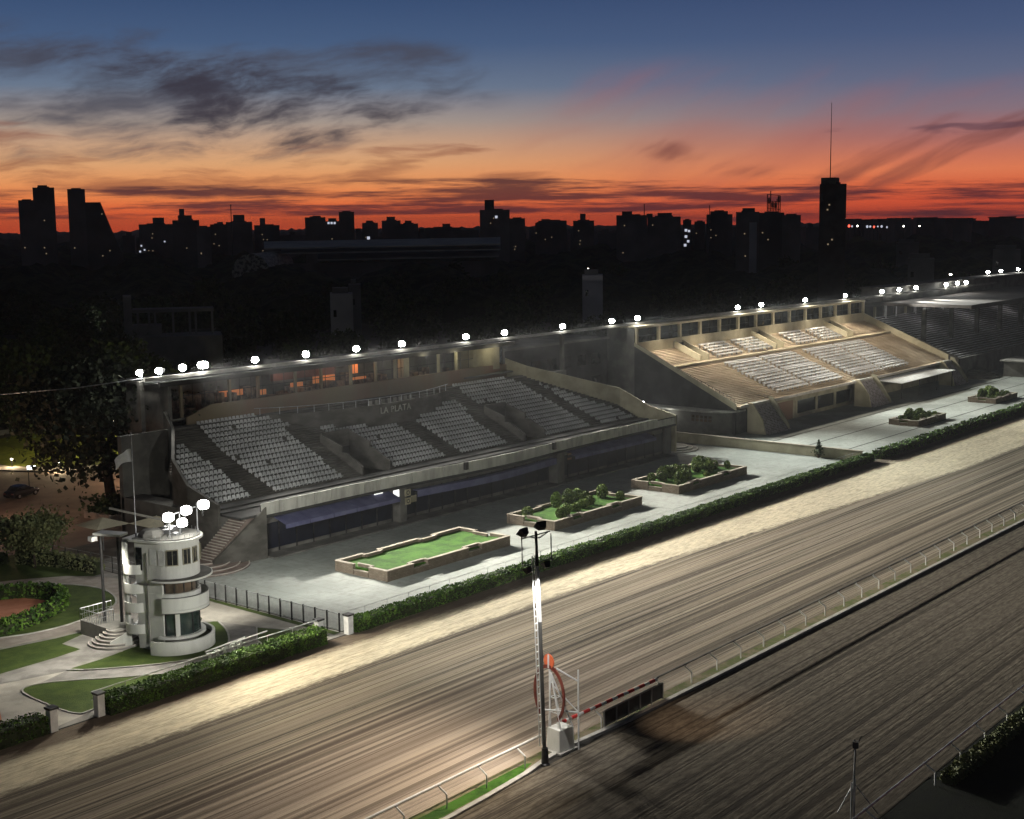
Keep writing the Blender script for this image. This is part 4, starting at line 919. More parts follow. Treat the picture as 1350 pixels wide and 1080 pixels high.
# ------------------------------------------------------------------ hedges
def hedge(x0, x1, y0, y1, h, label, dens=26):
    L = x1-x0; t = thing('clipped_hedge', label, 'hedge', (x0,y0,0), 0, 'clipped hedges along the track')
    nx = max(4,int(L/1.2)); V = []; F = []
    prof = [(y0,0),(y0,h*.5),(y0+.08,h-.08),(y0+.25,h),(y1-.25,h),(y1-.08,h-.08),(y1,h*.5),(y1,0)]
    for i in range(nx+1):
        x = x0+L*i/nx
        for (y,z) in prof: V.append((x+random.uniform(-.05,.05), y+random.uniform(-.07,.07), z*(1+random.uniform(-.05,.05))-.08*(z>0)))
    m = len(prof)
    for i in range(nx):
        for k in range(m-1): F.append((i*m+k,i*m+k+1,(i+1)*m+k+1,(i+1)*m+k))
    F += [tuple(range(m-1,-1,-1)), tuple(nx*m+k for k in range(m))]
    MB().add(V,F).build('twigs', M['hedge_core'], t)
    n = int(L*dens*3.2); w = y1-y0
    per = RNG.random(n); P = np.zeros((n,3)); P[:,0] = x0+L*RNG.random(n)
    f = per*(2*h+w); top = (f>h)&(f<h+w); fr = f<=h; bk = f>=h+w
    bump = .10*np.sin(P[:,0]*1.7)+.07*np.sin(P[:,0]*4.3+1)
    P[top,1] = y0+(f[top]-h); P[top,2] = h+bump[top]*.6; P[fr,1] = y0; P[fr,2] = f[fr]; P[bk,1] = y1; P[bk,2] = f[bk]-h-w
    P += RNG.normal(size=(n,3))*[.04,.035,.035]; P[:,2] = np.abs(P[:,2])
    ne = int(dens*6); E = np.c_[np.where(RNG.random(ne)<.5,x0,x1)+RNG.normal(size=ne)*.05, y0+w*RNG.random(ne), h*RNG.random(ne)]
    P = np.r_[P,E]
    link('leaves', leafmesh('leaves', P-np.array([x0,y0,0]), .065 if x0<160 else .13, M['hedge']), t)
hedge(10,44.1,73.5,75.0,1.15,'clipped hedge at the far left edge, left of the capped white pier', 60)
hedge(48.4,67.2,73.1,74.5,1.15,'clipped hedge in front of the white tower, between two piers', 170)
hedge(70.6,163.5,73.3,74.6,.95,'long clipped hedge between the paved apron with planters and the sand track', 110)
hedge(165.5,420,73.1,74.6,1.05,'clipped hedge beyond the low beige wall running to the right edge', 16)
for k,(x,y,lb_) in enumerate(((44.55,73.75,'white pier with dark cap at the end of the leftmost hedge'),(47.95,73.75,'white pier with dark cap at the left end of the tower hedge'),(68.4,75.3,'low dark-capped pier at the right end of the tower hedge'),(70.0,73.7,'white pier with dark cap where the metal fence meets the long hedge'))):
    p = thing('gate_pier', lb_, 'pier', (x,y,0), 0, 'gate piers along the track')
    h = 1.45 if x != 68.4 else 1.15
    MB().box(x-.26,x+.26,y-.26,y+.26,0,h).build('shaft', M['white_paint'], p, bevel=.015); MB().box(x-.33,x+.33,y-.33,y+.33,h,h+.14).build('cap', M['black'], p, bevel=.02)
# garden rail behind hedges
tag(MB().tube((30,75.35,1.0),(44.3,75.2,1.0),.03,5).build('garden_rail', M['metal']), 'thin pale rail behind the leftmost hedge', 'rail')
gr = thing('garden_rail', 'thin pale rail behind the hedge in front of the white tower', 'rail', (58,75,0))
m = MB().tube((48.2,74.95,1.25),(68.2,75.2,1.25),.045,5).tube((48.2,75.0,.7),(68.2,75.25,.7),.03,5); m.build_each('rail_bar', M['white_paint'], gr)
m = MB()
for k in range(9): m.tube((48.4+2.45*k,75.05,0),(48.4+2.45*k,75.05,1.25),.03,5)
m.build_each('rail_post', M['white_paint'], gr)
ar = thing('apron_rail', 'thin wire rail along the apron edge behind the long hedge', 'rail', (70,74.9,0))
m = MB().tube((70.3,74.95,1.3),(163,74.95,1.3),.022,4)
for k in range(38): m.tube((70.5+2.5*k,74.95,0),(70.5+2.5*k,74.95,1.3),.02,4)
m.build_each('rail_bar', M['metal'], ar)
# fallen white barriers by the hedge
bb = thing('barrier_stack', 'pile of small white barrier trestles behind the tower hedge', 'barrier', (60.5,76.4,0))
for k in range(5):
    x = 58.8+.75*k; y = 76.2+.12*k
    MB().tube((x-.2,y,0),(x,y+.1,.85),.06,5).tube((x+.25,y,0),(x,y+.1,.85),.06,5).box(x-.25,x+.3,y+.05,y+.16,.72,.86).build('trestle', M['white_paint'], bb)
MB().tube((58.6,76.5,.95),(62.6,77.0,.95),.06,6).tube((58.6,76.9,.5),(62.3,77.3,.6),.05,6).tube((60.6,76.2,1.1),(64.3,76.5,1.1),.05,6).build_each('barrier_bar', M['white_paint'], bb)
# apron fence
fe = thing('apron_fence', 'grey mesh fence with dark posts between the tower garden and the apron', 'fence', (69.9,82,0))
for k in range(13):
    y = 74.6+1.36*k; MB().box(69.84,69.94,y-.05,y+.05,0,1.5).build('post', M['black'], fe)
m = MB()
for z in (.18,1.42): m.box(69.87,69.91,74.6,90.9,z-.03,z+.03)
for k in range(150): y = 74.6+.109*k; m.box(69.885,69.895,y-.012,y+.012,.18,1.42)
m.build('mesh_panel', M['metal'], fe)
# garden fence behind the tower
gf2 = thing('garden_fence', 'low wire fence with dark posts behind the back lawn', 'fence', (69,112,0))
P = [(40,134),(56,127),(66,119.5),(68.8,116),(69.4,113),(69.9,107.5),(70.1,104.5),(70.0,95)]
m = MB(); 
for a, b in zip(P[:-1],P[1:]):
    n = max(1,int(math.dist(a,b)/1.8))
    for k in range(n): x = a[0]+(b[0]-a[0])*k/n; y = a[1]+(b[1]-a[1])*k/n; m.tube((x,y,0),(x,y,1.5),.05,5)
m.build_each('post', M['black'], gf2)
m = MB()
for z in (.3,.9,1.45): m.path([(x,y,z) for x,y in P],.02,4)
m.build('wires', M['metal'], gf2)
# ------------------------------------------------------------------ shrubs
def ballmesh(name, r, n, size, mat, sq=.8):
    d = RNG.normal(size=(n,3)); d /= np.linalg.norm(d,axis=1)[:,None]; rr = r*(.72+.36*RNG.random((n,1)))
    P = d*rr; P[:,2] = P[:,2]*sq+r*sq*.95; P = P[P[:,2]>.02]; return leafmesh(name, P, size, mat)
SH = []
for k in range(4):
    t = thing('round_shrub', 'x', 'shrub', (0,0,-50), 0, 'shrubs in the planters')
    link('leaves', ballmesh('leaves', 1, 900, .12, M['shrub'], .85+.15*k), t)
    MB().lathe([(.2,0),(.68,.35),(.78,.8),(.5,1.3),(.1,1.5)],0,0,10).build('twigs', M['hedge_core'], t, local=True); SH.append(t)
used = [False]*4
def shrub(x, y, z, r, lb_):
    k = random.randrange(4); rz = random.random()*6
    if not used[k]: o = SH[k]; used[k] = True; o.location = (x,y,z); o.rotation_euler.z = rz; o['label'] = lb_
    else: o = copy_thing(SH[k], (x,y,z), rz, lb_)
    r *= .8; o.scale = (r,r,r*random.uniform(.9,1.15))
def planter(x0, x1, y0, y1, h, label, lawn, seats=True, hf=.75):
    t = thing('brick_planter', label, 'planter', ((x0+x1)/2,(y0+y1)/2,0.02), 0, 'brick planters on the apron')
    w = MB(); c = MB(); T = .28
    def seg(a0,a1,b0,b1,zt): w.box(a0,a1,b0,b1,.02,zt); c.box(a0-.04,a1+.04,b0-.04,b1+.04,zt,zt+.06)
    L = x1-x0; W = y1-y0
    # long sides with two seat notches, short sides with one
    for (ya, yb, s) in ((y0,y0+T,-1),(y1-T,y1,1)):
        q = [0,.20,.31,.64,.75,1.0]
        for i in range(5):
            zt = h if i % 2 == 0 else h*.55
            ins = 0 if i % 2 == 0 else .002
            seg(x0+L*q[i]+ins, x0+L*q[i+1]-ins, ya, yb, zt)
            if i % 2: 
                yi = ya+.62 if s < 0 else yb-.62; xx0, xx1 = x0+L*q[i], x0+L*q[i+1]
                seg(xx0,xx1,min(yi,yi)-.1,yi+.1,h*1.0); seg(xx0-.25,xx0-.01,min(ya+T,yi),max(yb-T,yi),h); seg(xx1+.01,xx1+.25,min(ya+T,yi),max(yb-T,yi),h)
                w.box(xx0,xx1,min(ya+T,yi),max(yb-T,yi),.03,h*.5)
    for (xa, xb, s) in ((x0,x0+T,-1),(x1-T,x1,1)):
        q = [T/W,.36,.64,1-T/W]
        for i in range(3):
            zt = h if i % 2 == 0 else h*.5; seg(xa, xb, y0+W*q[i]+.045, y0+W*q[i+1]-.045, zt)
            if i == 1: xi = xa+.62 if s < 0 else xb-.62; seg(xi-.1,xi+.1,y0+W*q[1],y0+W*q[2],h)
    w.build('brick_wall', M['brickp'], t); c.build('coping', M['cap'], t)
    MB().box(x0+T,x1-T,y0+T,y1-T,.03,hf*h).build('lawn', lawn, t)
    return t
planter(82.6,99.6,81.9,88.5,.95,'brick planter with bare bright lawn, nearest the white tower',M['grass_bright'])
planter(107.1,123,82.2,88.5,.95,'brick planter with lawn and a few round shrubs behind the mast top',M['grass_bright'])
planter(130.4,146,82.1,88.7,.95,'brick planter crowded with cubic shrubs, last before the beige wall',M['grass_bright'])
planter(194.8,205.5,80.5,85.2,.85,'small brick planter before the middle stair, left of two beyond the wall',M['grass'])
planter(226.4,236.9,80.2,85.0,.85,'small brick planter near the right edge of the photo',M['grass'])
for (x,y,r) in ((108.6,86.9,.75),(110.0,83.6,.7),(111.3,83.9,.6),(113.6,84.4,.75),(115.5,84.8,.8),(117.2,85.2,.7),(113.9,87.2,.75),(116.5,87.5,.8),(118.5,87.8,.7),(121.0,86.2,.8),(121.6,84.2,.6),(119.8,87.7,.6)):
    shrub(x,y,.6,r,'round green shrub in the brick planter behind the mast top')
for (x,y,r) in ((132.0,86.9,.6),(133.4,86.3,.85),(135.2,86.7,.9),(137.0,86.8,.85),(133.8,84.2,.8),(135.6,84.4,.8),(137.0,85.2,.7),(139.2,86.9,.9),(140.6,86.0,.85),(141.6,84.9,.85),(142.6,86.8,.9),(144.0,86.6,.8),(143.4,85.2,.6),(131.9,83.2,.45),(138.6,83.4,.5),(144.8,84.2,.5)):
    shrub(x,y,.6,r,'dense green shrub in the crowded planter before the beige wall')
for (x,y,r) in ((196.4,83.9,.55),(198.2,83.6,.75),(199.8,84.0,.8),(201.6,83.5,.65),(203.6,83.9,.7),(197.8,82.0,.6),(200.2,81.9,.6),(202.6,82.1,.5),(204.4,81.9,.5)):
    shrub(x,y,.5,r,'small shrub in the planter before the middle mauve stair')
for (x,y,r) in ((227.9,83.4,.6),(229.9,83.8,.9),(231.9,82.9,.8),(233.4,83.9,.95),(235.6,83.6,.7),(228.4,81.6,.45),(230.9,81.5,.5),(233.2,81.5,.5),(235.6,81.6,.55)):
    shrub(x,y,.5,r,'small shrub in the planter nearest the right edge')
# curved hedge round the clay bed
def leafwall(name, pts, w, h, label, dens, mat, size=.12):
    t = thing(name, label, 'hedge', (*pts[0],0)); P = []
    MB().wall(pts, w*.8, 0, h*.92).build('twigs', M['hedge_core'], t)
    for a, b in zip(pts[:-1],pts[1:]):
        L = math.dist(a,b); n = int(L*dens); u = RNG.random(n); d = np.array([b[0]-a[0],b[1]-a[1]])/L; nn = np.array([-d[1],d[0]])
        s = RNG.random(n)*(2*h+w); off = np.where(s<h,-w/2,np.where(s>h+w,w/2,s-h-w/2)); z = np.where(s<h,s,np.where(s>h+w,s-h-w,h))
        base_ = np.array(a)[None]+np.outer(u*L,d)+np.outer(off,nn); P.append(np.c_[base_,z+0.0])
    P = np.concatenate(P); P += RNG.normal(size=P.shape)*.06; P[:,2] = np.abs(P[:,2])
    link('leaves', leafmesh('leaves', P-np.array([*pts[0],0]), size, mat), t)
hp = smooth([(44,95.6),(49,94.4),(53.3,94.9),(56.8,95.7),(59.8,97.2),(61.6,99.2),(61.9,101.2),(60.9,103.2),(58.5,104.6),(54,105.2),(44,106)], 4, False)
leafwall('oval_hedge', hp, .75, 1.15, 'low hedge curving round the red clay bed on the oval lawn', 130, M['hedge'])
leafwall('fence_shrubs', [(66.8,114.6),(68.3,111.5),(68.9,108),(69.1,105)], 1.0, 1.25, 'row of rounded shrubs in front of the garden fence', 120, M['leaf_mid'])
leafwall('back_hedge', [(56,122),(62,118.5),(66,115.2)], 1.0, 1.0, 'dark low hedge at the back of the garden lawn', 100, M['leaf'])
leafwall('tower_box_hedge', [(62.9,83.9),(64.6,85.2)], .5, .6, 'short clipped box hedge right of the tower base', 160, M['leaf'])
leafwall('rail_shrubs', [(70.5,26.9),(72,26.9),(76,26.8),(84,26.8),(98,26.8)], .8, .45, 'bushy green growth under the lower right rail', 260, M['leaf_mid'], .09)
# ------------------------------------------------------------------ trees
def limbs(m, p, d, L, r, depth, ends, rnd):
    q = p+d*L; m.tube(tuple(p), tuple(q), r, 7 if depth>1 else 5, r*.68)
    ends.append((q, depth))
    if depth == 0: return
    for k in range(rnd.choice((2,3,3))):
        a = Vector((rnd.uniform(-1,1),rnd.uniform(-1,1),rnd.uniform(-.15,.75))).normalized(); nd = (d*.75+a*.85).normalized()
        limbs(m, q, nd, L*rnd.uniform(.6,.85), r*.62, depth-1, ends, rnd)
def tree_proto(name, seed, H, Rc, mat, leaf=.3, per=60, depth=3, flat=.7, lean=(0,0), trunk=.3, zc=.62):
    rnd = random.Random(seed); t = thing(name, 'tree', 'tree', (0,0,-60))
    m = MB(); ends = []; d = Vector((lean[0],lean[1],1)).normalized(); p = Vector((0,0,0)); L0 = H*.34
    m.tube((0,0,-.1),tuple(d*L0),H*(.028 if H<15.5 else .04),9,H*(.02 if H<15.5 else .03)); p = d*L0
    for k in range(4):
        a = 2*PI*(k+rnd.random()*.6)/4; nd = (d*.6+Vector((math.cos(a),math.sin(a),.35))*.7).normalized(); limbs(m, p, nd, Rc*.42, H*.013, depth-1, ends, rnd)
    limbs(m, p, d, H*.2, H*.016, depth-1, ends, rnd)
    m.build('trunk', M['bark'], t, local=True, smooth=True)
    C = []
    for (q, dp) in ends:
        if dp > 1: continue
        s = Rc*(.16+.1*rnd.random()); n = int(per*(1.2 if dp==0 else .5)); g = RNG.normal(size=(n,3))*[s,s,s*flat]; C.append(g+np.array(q))
    cen = np.array(p+d*H*.2)
    for k in range(int(14*depth)):
        a = RNG.normal(size=3); a /= np.linalg.norm(a); q = cen+a*[Rc*.75,Rc*.75,H*(1-zc)*.75]*(.55+.45*RNG.random())
        if q[2] < H*.22: continue
        s = Rc*(.13+.1*RNG.random()); C.append(RNG.normal(size=(per,3))*[s,s,s*flat]+q)
    C = np.concatenate(C); link('crown', leafmesh('crown', C, leaf, mat), t); return t
TP = [tree_proto('broad_tree', 3, 13, 5.5, M['leaf'], .38, 70, 3), tree_proto('broad_tree', 8, 15, 5, M['leaf'], .38, 70, 3), tree_proto('broad_tree', 21, 11, 5.8, M['leaf'], .36, 70, 3, .55)]
tused = [False]*3
def put_tree(x, y, s, lb_, k=None, grp='dark trees beyond the grandstands'):
    k = random.randrange(3) if k is None else k; rz = random.random()*6.28
    if not tused[k]: o = TP[k]; tused[k] = True; o.location = (x,y,-.05); o.rotation_euler.z = rz; o['label'] = lb_; o['group'] = grp
    else: o = copy_thing(TP[k], (x,y,-.05), rz, lb_, group=grp)
    o.scale = (s*random.uniform(.9,1.1),s*random.uniform(.9,1.1),s*random.uniform(.88,1.12)); return o
# big foreground tree with leaning trunk
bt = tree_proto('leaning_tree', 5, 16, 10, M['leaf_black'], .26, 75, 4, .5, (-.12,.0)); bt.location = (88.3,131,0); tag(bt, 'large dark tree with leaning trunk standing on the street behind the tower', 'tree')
gt = tree_proto('garden_tree', 12, 5.4, 3.1, M['leaf_mid'], .13, 80, 3, .7); gt.location = (66.8,111.9,0); tag(gt, 'small light green tree on the back lawn left of the tower', 'tree')
# ------------------------------------------------------------------ view direction helper (world azimuth measured from the avenue axis)
FW = np.array([.774,.633]); RT = np.array([.633,-.774])
def polar(u, D):   # u = tangent of the angle off the avenue axis
    d = FW+RT*u; d = d/np.linalg.norm(d)*D; return float(d[0]), float(d[1])
lbl_dark = 'dark bushy tree in the wooded belt beyond the grandstands'
M['lamp_dim'] = emis('dim_window', (1,.75,.45), .22)
# wooded belt: separate trees
cnt = 0
for k in range(900):
    u = random.uniform(-.42,.42); D = 175+420*random.random()**1.25; x, y = polar(u, D)
    if y < 152 or (x > 255 and y < 165) or (95 < x < 125 and y < 192) or (x < 112 and y < 176) : continue
    if 188 < x < 262 and 236 < y < 300: continue
    if any((x-a)**2+(y-b)**2 < 46 for a, b in [(q[0],q[1]) for q in globals().setdefault('TPOS',[])]): continue
    TPOS.append((x,y)); put_tree(x, y, random.uniform(.75,1.15)*(1.0 if D > 260 else .85), lbl_dark); cnt += 1
    if cnt >= 150: break
for (x,y,s) in ((80,186,1.0),(72,178,1.1),(88,196,1.15),(97,204,1.0),(110,206,.9),(120,203,1.0),(76,200,1.2),(90,214,1.1),(132,196,.9),(84,176,.8),(116,168,.8),(122,160,.9),(105,176,.6),(66,164,.9),(70,190,1.1),(101,196,1.1),(95,190,.8),(88,186,.9)):
    put_tree(x, y, s, 'dark tree round the lit lawn at the left edge', grp='dark trees at the left')
for (x,y,s,l) in ((262,139,.62,'tree showing between the bench grandstand and the roofed one'),(272,142,.6,'darker tree just left of the roofed grandstand')):
    put_tree(x, y, s, l)
# far wood: one canopy mass
def wood():
    na, nr = 210, 120; V = []; F = []
    for j in range(nr+1):
        D = 430*(9.5**(j/nr))
        for i in range(na+1):
            u = -.62+1.24*i/na; x, y = polar(u, D)
            s = D/600; h = 9+3.5*math.sin(x/23+y/31)+2.5*math.sin(x/9.0-y/13)+3.0*random.random()*min(1.6,s)
            if j == 0: h = -1
            V.append((x,y,min(h,20)*(1+.45*(j/nr))))
    for j in range(nr):
        for i in range(na): a = j*(na+1)+i; F.append((a,a+1,a+na+2,a+na+1))
    o = MB().add(V,F).build('distant_wood', M['wood'], smooth=True); tag(o, 'dark mass of treetops and low roofs stretching to the horizon', kind='stuff')
wood()
# ------------------------------------------------------------------ city skyline
def tower_block(desc, blocks, tanks=(), lights=(), D=700, name='apartment_block', mat=None, depth=16):
    """blocks: (u_left, u_right, z_top at 700 m, optional sloped top)"""
    k = D/700; ul = min(b[0] for b in blocks); ur = max(b[1] for b in blocks); x, y = polar((ul+ur)/2, D)
    t = thing(name, desc, 'building', (x,y,0), 0, 'blocks on the city skyline'); mt = mat or M['city']
    rot = math.atan2(RT[1], RT[0])
    d = np.array([x,y])/D; n = np.array([d[1],-d[0]])
    for i, b in enumerate(blocks):
        w = (b[1]-b[0])*D*.985; uc = (b[0]+b[1])/2; px, py = polar(uc, D); zt = 31+(b[2]-31)*k; dp = depth*(1-.07*i)
        c = np.array([px,py])+d*dp/2; m = MB(); a = math.atan2(n[1],n[0])
        if len(b) > 3:   # sloping right-hand side
            q = [c-n*w/2-d*dp/2, c+n*w/2-d*dp/2, c+n*w/2+d*dp/2, c-n*w/2+d*dp/2]; e = [c-n*w/2-d*dp/2, c+n*w*b[3]-d*dp/2, c+n*w*b[3]+d*dp/2, c-n*w/2+d*dp/2]
            m.add([(*p,0) for p in q]+[(*p,zt) for p in e], [(3,2,1,0),(4,5,6,7),(0,1,5,4),(1,2,6,5),(2,3,7,6),(3,0,4,7)])
        else: m.cbox(c[0],c[1],w,dp,0,zt,a)
        m.build('wall', mt, t)
        if len(b) > 3: continue
        pr_ = MB(); pr_.cbox(c[0],c[1],w*(.55 if len(b)<4 else .3),dp*.6,zt+.01,zt+.5,a); pr_.build('parapet', mt, t)
    for (uc, w, z0, z1) in tanks:
        px, py = polar(uc, D); c = np.array([px,py])+d*depth*.4; MB().cbox(c[0],c[1],w,w,31+(z0-31)*k-.3,31+(z1-31)*k,math.atan2(n[1],n[0])).build('water_tank', mt, t)
    for q in range(4):
        b = random.choice(blocks); lights = list(lights)+[(b[0]+(b[1]-b[0])*random.uniform(.15,.5), random.uniform(12, b[2]-4), .45, 'lamp_dim')]
    for (uc, z, s, ml) in lights:
        px, py = polar(uc, D); c = np.array([px,py])-d*.2; MB().cbox(c[0],c[1],s,.15,31+(z-31)*k-s*.6,31+(z-31)*k+s*.4,math.atan2(n[1],n[0])).build('lit_window', M[ml], t)
    return t
def U(px): return (px-675)/1806
def Z(px, py): return 31+(295-.012*(px-675)-py)*700/1790*math.sqrt(1+U(px)**2)*1.0
def B(x0, x1, yt, *a): return (U(x0), U(x1), Z((x0+x1)/2, yt), *a)
def T(px, w, y0, y1): return (U(px), w, Z(px,y0), Z(px,y1))
def Lw(px, py, s=1.0, m='lamp_faint'): return (U(px), Z(px,py), s, m)
tower_block('stepped twin-slab tower at the far left of the skyline', [B(50,76,254),B(30,50,269)], [T(62,4,254,251)], D=640)
tower_block('tall slab with slanting right flank, second from the left on the skyline', [B(95,116,255),B(116,180,270,-.16)], D=650)
tower_block('broad flat block with small roof house right of the slanting tower', [B(187,230,296)], [T(212,6,296,288)], [Lw(188,322,.8),Lw(192,327,.8),Lw(186,329,.9),Lw(219,317,.7)], D=760)
tower_block('block with thin spire-like tank on top, right of the broad flat block', [B(231,265,291),B(262,280,299)], [T(243,2.6,291,277),T(247,7,291,285)], D=720)
tower_block('low block with tiny roof box in the left third of the skyline', [B(280,302,296),B(301,335,293)], [T(318,6,293,284),T(293,3,296,293)], D=740)
tower_block('small block with narrow tank between two gaps of orange sky', [B(338,371,297)], [T(349,3,297,288)], D=780)
tower_block('wide block with lit roof strip and raised right end', [B(405,432,287),B(431,452,292),B(450,470,280)], [T(420,4,287,285),T(441,4,292,288)], [Lw(436,294,1.0),Lw(440,294,1.0),Lw(444,294,1.0)], D=700)
tower_block('narrow block right of the lit roof strip block', [B(480,501,294)], [T(490,4,294,291)], [Lw(488,313,1.6)], D=800)
tower_block('block with stepped roof between two narrow neighbours', [B(506,531,291),B(529,554,295)], [T(518,5,291,286),T(541,4,295,291)], D=820)
tower_block('low long block left of the tallest central tower', [B(563,610,300),B(608,633,303)], [T(591,5,300,295)], D=860)
tower_block('tallest central tower of dark blocks with a high tank', [B(635,675,277),B(674,695,288)], [T(648,4.8,277,264)], [Lw(657,286,1.2)], D=690)
tower_block('hump-roofed block right of the tallest central tower', [B(712,750,291),B(708,716,294)], [T(722,5,291,289)], D=780)
tower_block('block with tall narrow tank and cornice near the centre', [B(758,786,291)], [T(771,3,291,282)], D=740)
tower_block('long block with antenna bars right of the centre', [B(815,856,284),B(856,900,286)], [T(829,5,284,279),T(879,7,286,281),T(859,3,286,282)], D=680)
tower_block('pair of slender lit stairwell blocks', [B(903,914,290),B(918,932,292)], [], [Lw(907,303,1.3),Lw(911,304,1.1),Lw(907,311,1.3),Lw(910,317,1.2),Lw(906,322,1.3)], D=720)
tower_block('round-shouldered block left of the white-striped complex', [B(934,968,283),B(939,962,279)], [], D=710)
wc = tower_block('wide pale-striped complex with roof lattice of aerials', [B(973,1003,280),B(1003,1036,281),B(1034,1058,284)], [T(989,5,280,275)], D=560, depth=22)
px_, py_ = polar(U(995.5), 559); MB().cbox(px_,py_,3.0,.3,0,31+(Z(995,293)-31)*.8,math.atan2(RT[1],RT[0])).build('pale_stair_strip', M['pale_bldg'], wc)
ae = thing('aerial_lattice', 'cluster of telecom aerials on the pale-striped complex', 'aerial', (*polar(U(1022),566),31))
m = MB()
for k in range(9):
    ux = U(1014+2.1*k); x, y = polar(ux, 566); top = 31+(Z(1022,random.uniform(252,268))-31)*.8; m.tube((x,y,33),(x,y,top),.22,5)
    if k % 2: m.cbox(x,y,1.0,.5,top-2.5,top-.4,.2)
x0_, y0_ = polar(U(1014),566); x1_, y1_ = polar(U(1031),566)
for z in (36,39,41.5): m.tube((x0_,y0_,z),(x1_,y1_,z-.6),.15,4)
m.build('aerials', M['metal_dark'], ae)
# antenna tower right
at_ = tower_block('tall dark tower with long mast, highest thing on the right skyline', [B(1083,1117,246)], [], D=420, mat=vary('dark_tower',(.05,.045,.045),(.09,.085,.085),.2,.9), depth=9)
x, y = polar(U(1096), 424); MB().cbox(x,y,4.4,4.4,31+(Z(1096,246)-31)*.6,31+(Z(1096,238)-31)*.6,.2).build('roof_house', M['conc_dark'], at_)
MB().tube((x,y,40),(x,y,31+(Z(1096,148)-31)*.607),.16,6,.07).tube((x-.8,y,42.3),(x+.8,y,42.3),.07,4).build('mast', M['metal_dark'], at_)
x, y = polar(U(1085), 418); MB().cbox(x,y,1.2,.8,36.5,38.6,.2).build('dish', M['conc_dark'], at_)
# thin masts on the skyline
for (px,yt,lb_) in ((852,270,'thin mast rising behind the block with antenna bars'),(938,272,'thin mast left of the round-shouldered block'),(308,272,'thin mast at the left third of the skyline')):
    x, y = polar(U(px), 690); t = thing('radio_mast', lb_, 'mast', (x,y,0)); MB().tube((x,y,0),(x,y,Z(px,yt)),.22,5).build('mast_tube', M['metal_dark'], t)
    MB().cbox(x,y,1.3,.4,Z(px,yt)-.4,Z(px,yt),.6).build('mast_head', M['metal_dark'], t)
# far right low houses
rr_ = random.Random(4)
for k in range(26):
    px = 1125+9*k+rr_.uniform(-3,3) if k < 25 else 1340; D = rr_.uniform(900,1300); x, y = polar(U(px), D); w = rr_.uniform(7,16); h = 31-rr_.uniform(-1,6)*D/1790
    t = thing('low_house', 'dark low house on the horizon between the mast tower and the right edge', 'building', (x,y,0), 0, 'low houses on the right horizon')
    MB().cbox(x,y,w,10,0,max(12,h),.2*k).build('wall', M['city'], t); MB().cbox(x,y,w+1,11,max(12,h),max(12,h)+.6,.2*k).build('roof', M['city'], t)
for (a, b) in ((165,180),(270,279),(372,404),(471,479),(554,563),(698,710),(752,757),(788,813),(1060,1080)):
    D = rr_.uniform(760,900); px = (a+b)/2; x, y = polar(U(px), D); zt = 31-rr_.uniform(8,13)*D/1790
    t = thing('low_house', 'low dark house in a gap of the city skyline', 'building', (x,y,0), 0, 'low houses on the skyline')
    MB().cbox(x,y,(b-a)*D/1790,10,0,zt,-.7).build('wall', M['city'], t); MB().cbox(x,y,3,3,zt,zt+2,-.7).build('water_tank', M['city'], t)
# arched station hall and long shed
st = thing('station_hall', 'pale glazed arch of a station hall left of the long shed', 'building', (*polar(U(331),520),0))
x, y = polar(U(331),520); w = 48*520/1790/2*1.02; a = math.atan2(RT[1],RT[0]); P = []
V = []; F = []; n = 16
for s in (0, 60):
    for i in range(n+1):
        th = PI*i/n; dx = -w*math.cos(th); z = 13.5+7.5*math.sin(th); V.append((x+dx*RT[0]+s*FW[0], y+dx*RT[1]+s*FW[1], z))
    V += [(x+w*RT[0]+s*FW[0],y+w*RT[1]+s*FW[1],0),(x-w*RT[0]+s*FW[0],y-w*RT[1]+s*FW[1],0)]
nn = n+3; F = [tuple(range(nn-1,-1,-1)), tuple(range(nn,2*nn))]+[(i,(i+1)%nn,nn+(i+1)%nn,nn+i) for i in range(nn)]
MB().add(V,F).build('arched_wall', vary('glazed_arch',(.10,.10,.09),(.42,.41,.37),.9,.7,lo=.42,hi=.58), st)
sh = thing('long_shed', 'long low shed roof with pale stripes in the middle distance', 'building', (*polar(U(500),560),0))
def P3(px, D, z): x, y = polar(U(px), D); return (x, y, z)
for (pa, pb, y1, y2) in ((350,662,321.5,326.5),(372,662,328.5,333),(420,660,335,342)):
    D = 560; za = 31-(y1-299)*D/1790; zb = 31-(y2-299)*D/1790; A = [P3(pa,D,zb),P3(pb,D-6,zb+.6),P3(pb,D+22,za+1.4),P3(pa,D+26,za+.8)]
    MB().add(A+[(p[0],p[1],p[2]-.5) for p in A],[(0,1,2,3),(7,6,5,4),(0,4,5,1),(1,5,6,2),(2,6,7,3),(3,7,4,0)]).build('roof', M['roof_sheet'], sh)
A = [P3(352,562,0),P3(660,556,0),P3(660,560,15),P3(352,566,15)]; MB().wall([P3(352,565,0)[:2],P3(660,560,0)[:2]],.5,0,16).build('wall', M['city'], sh)
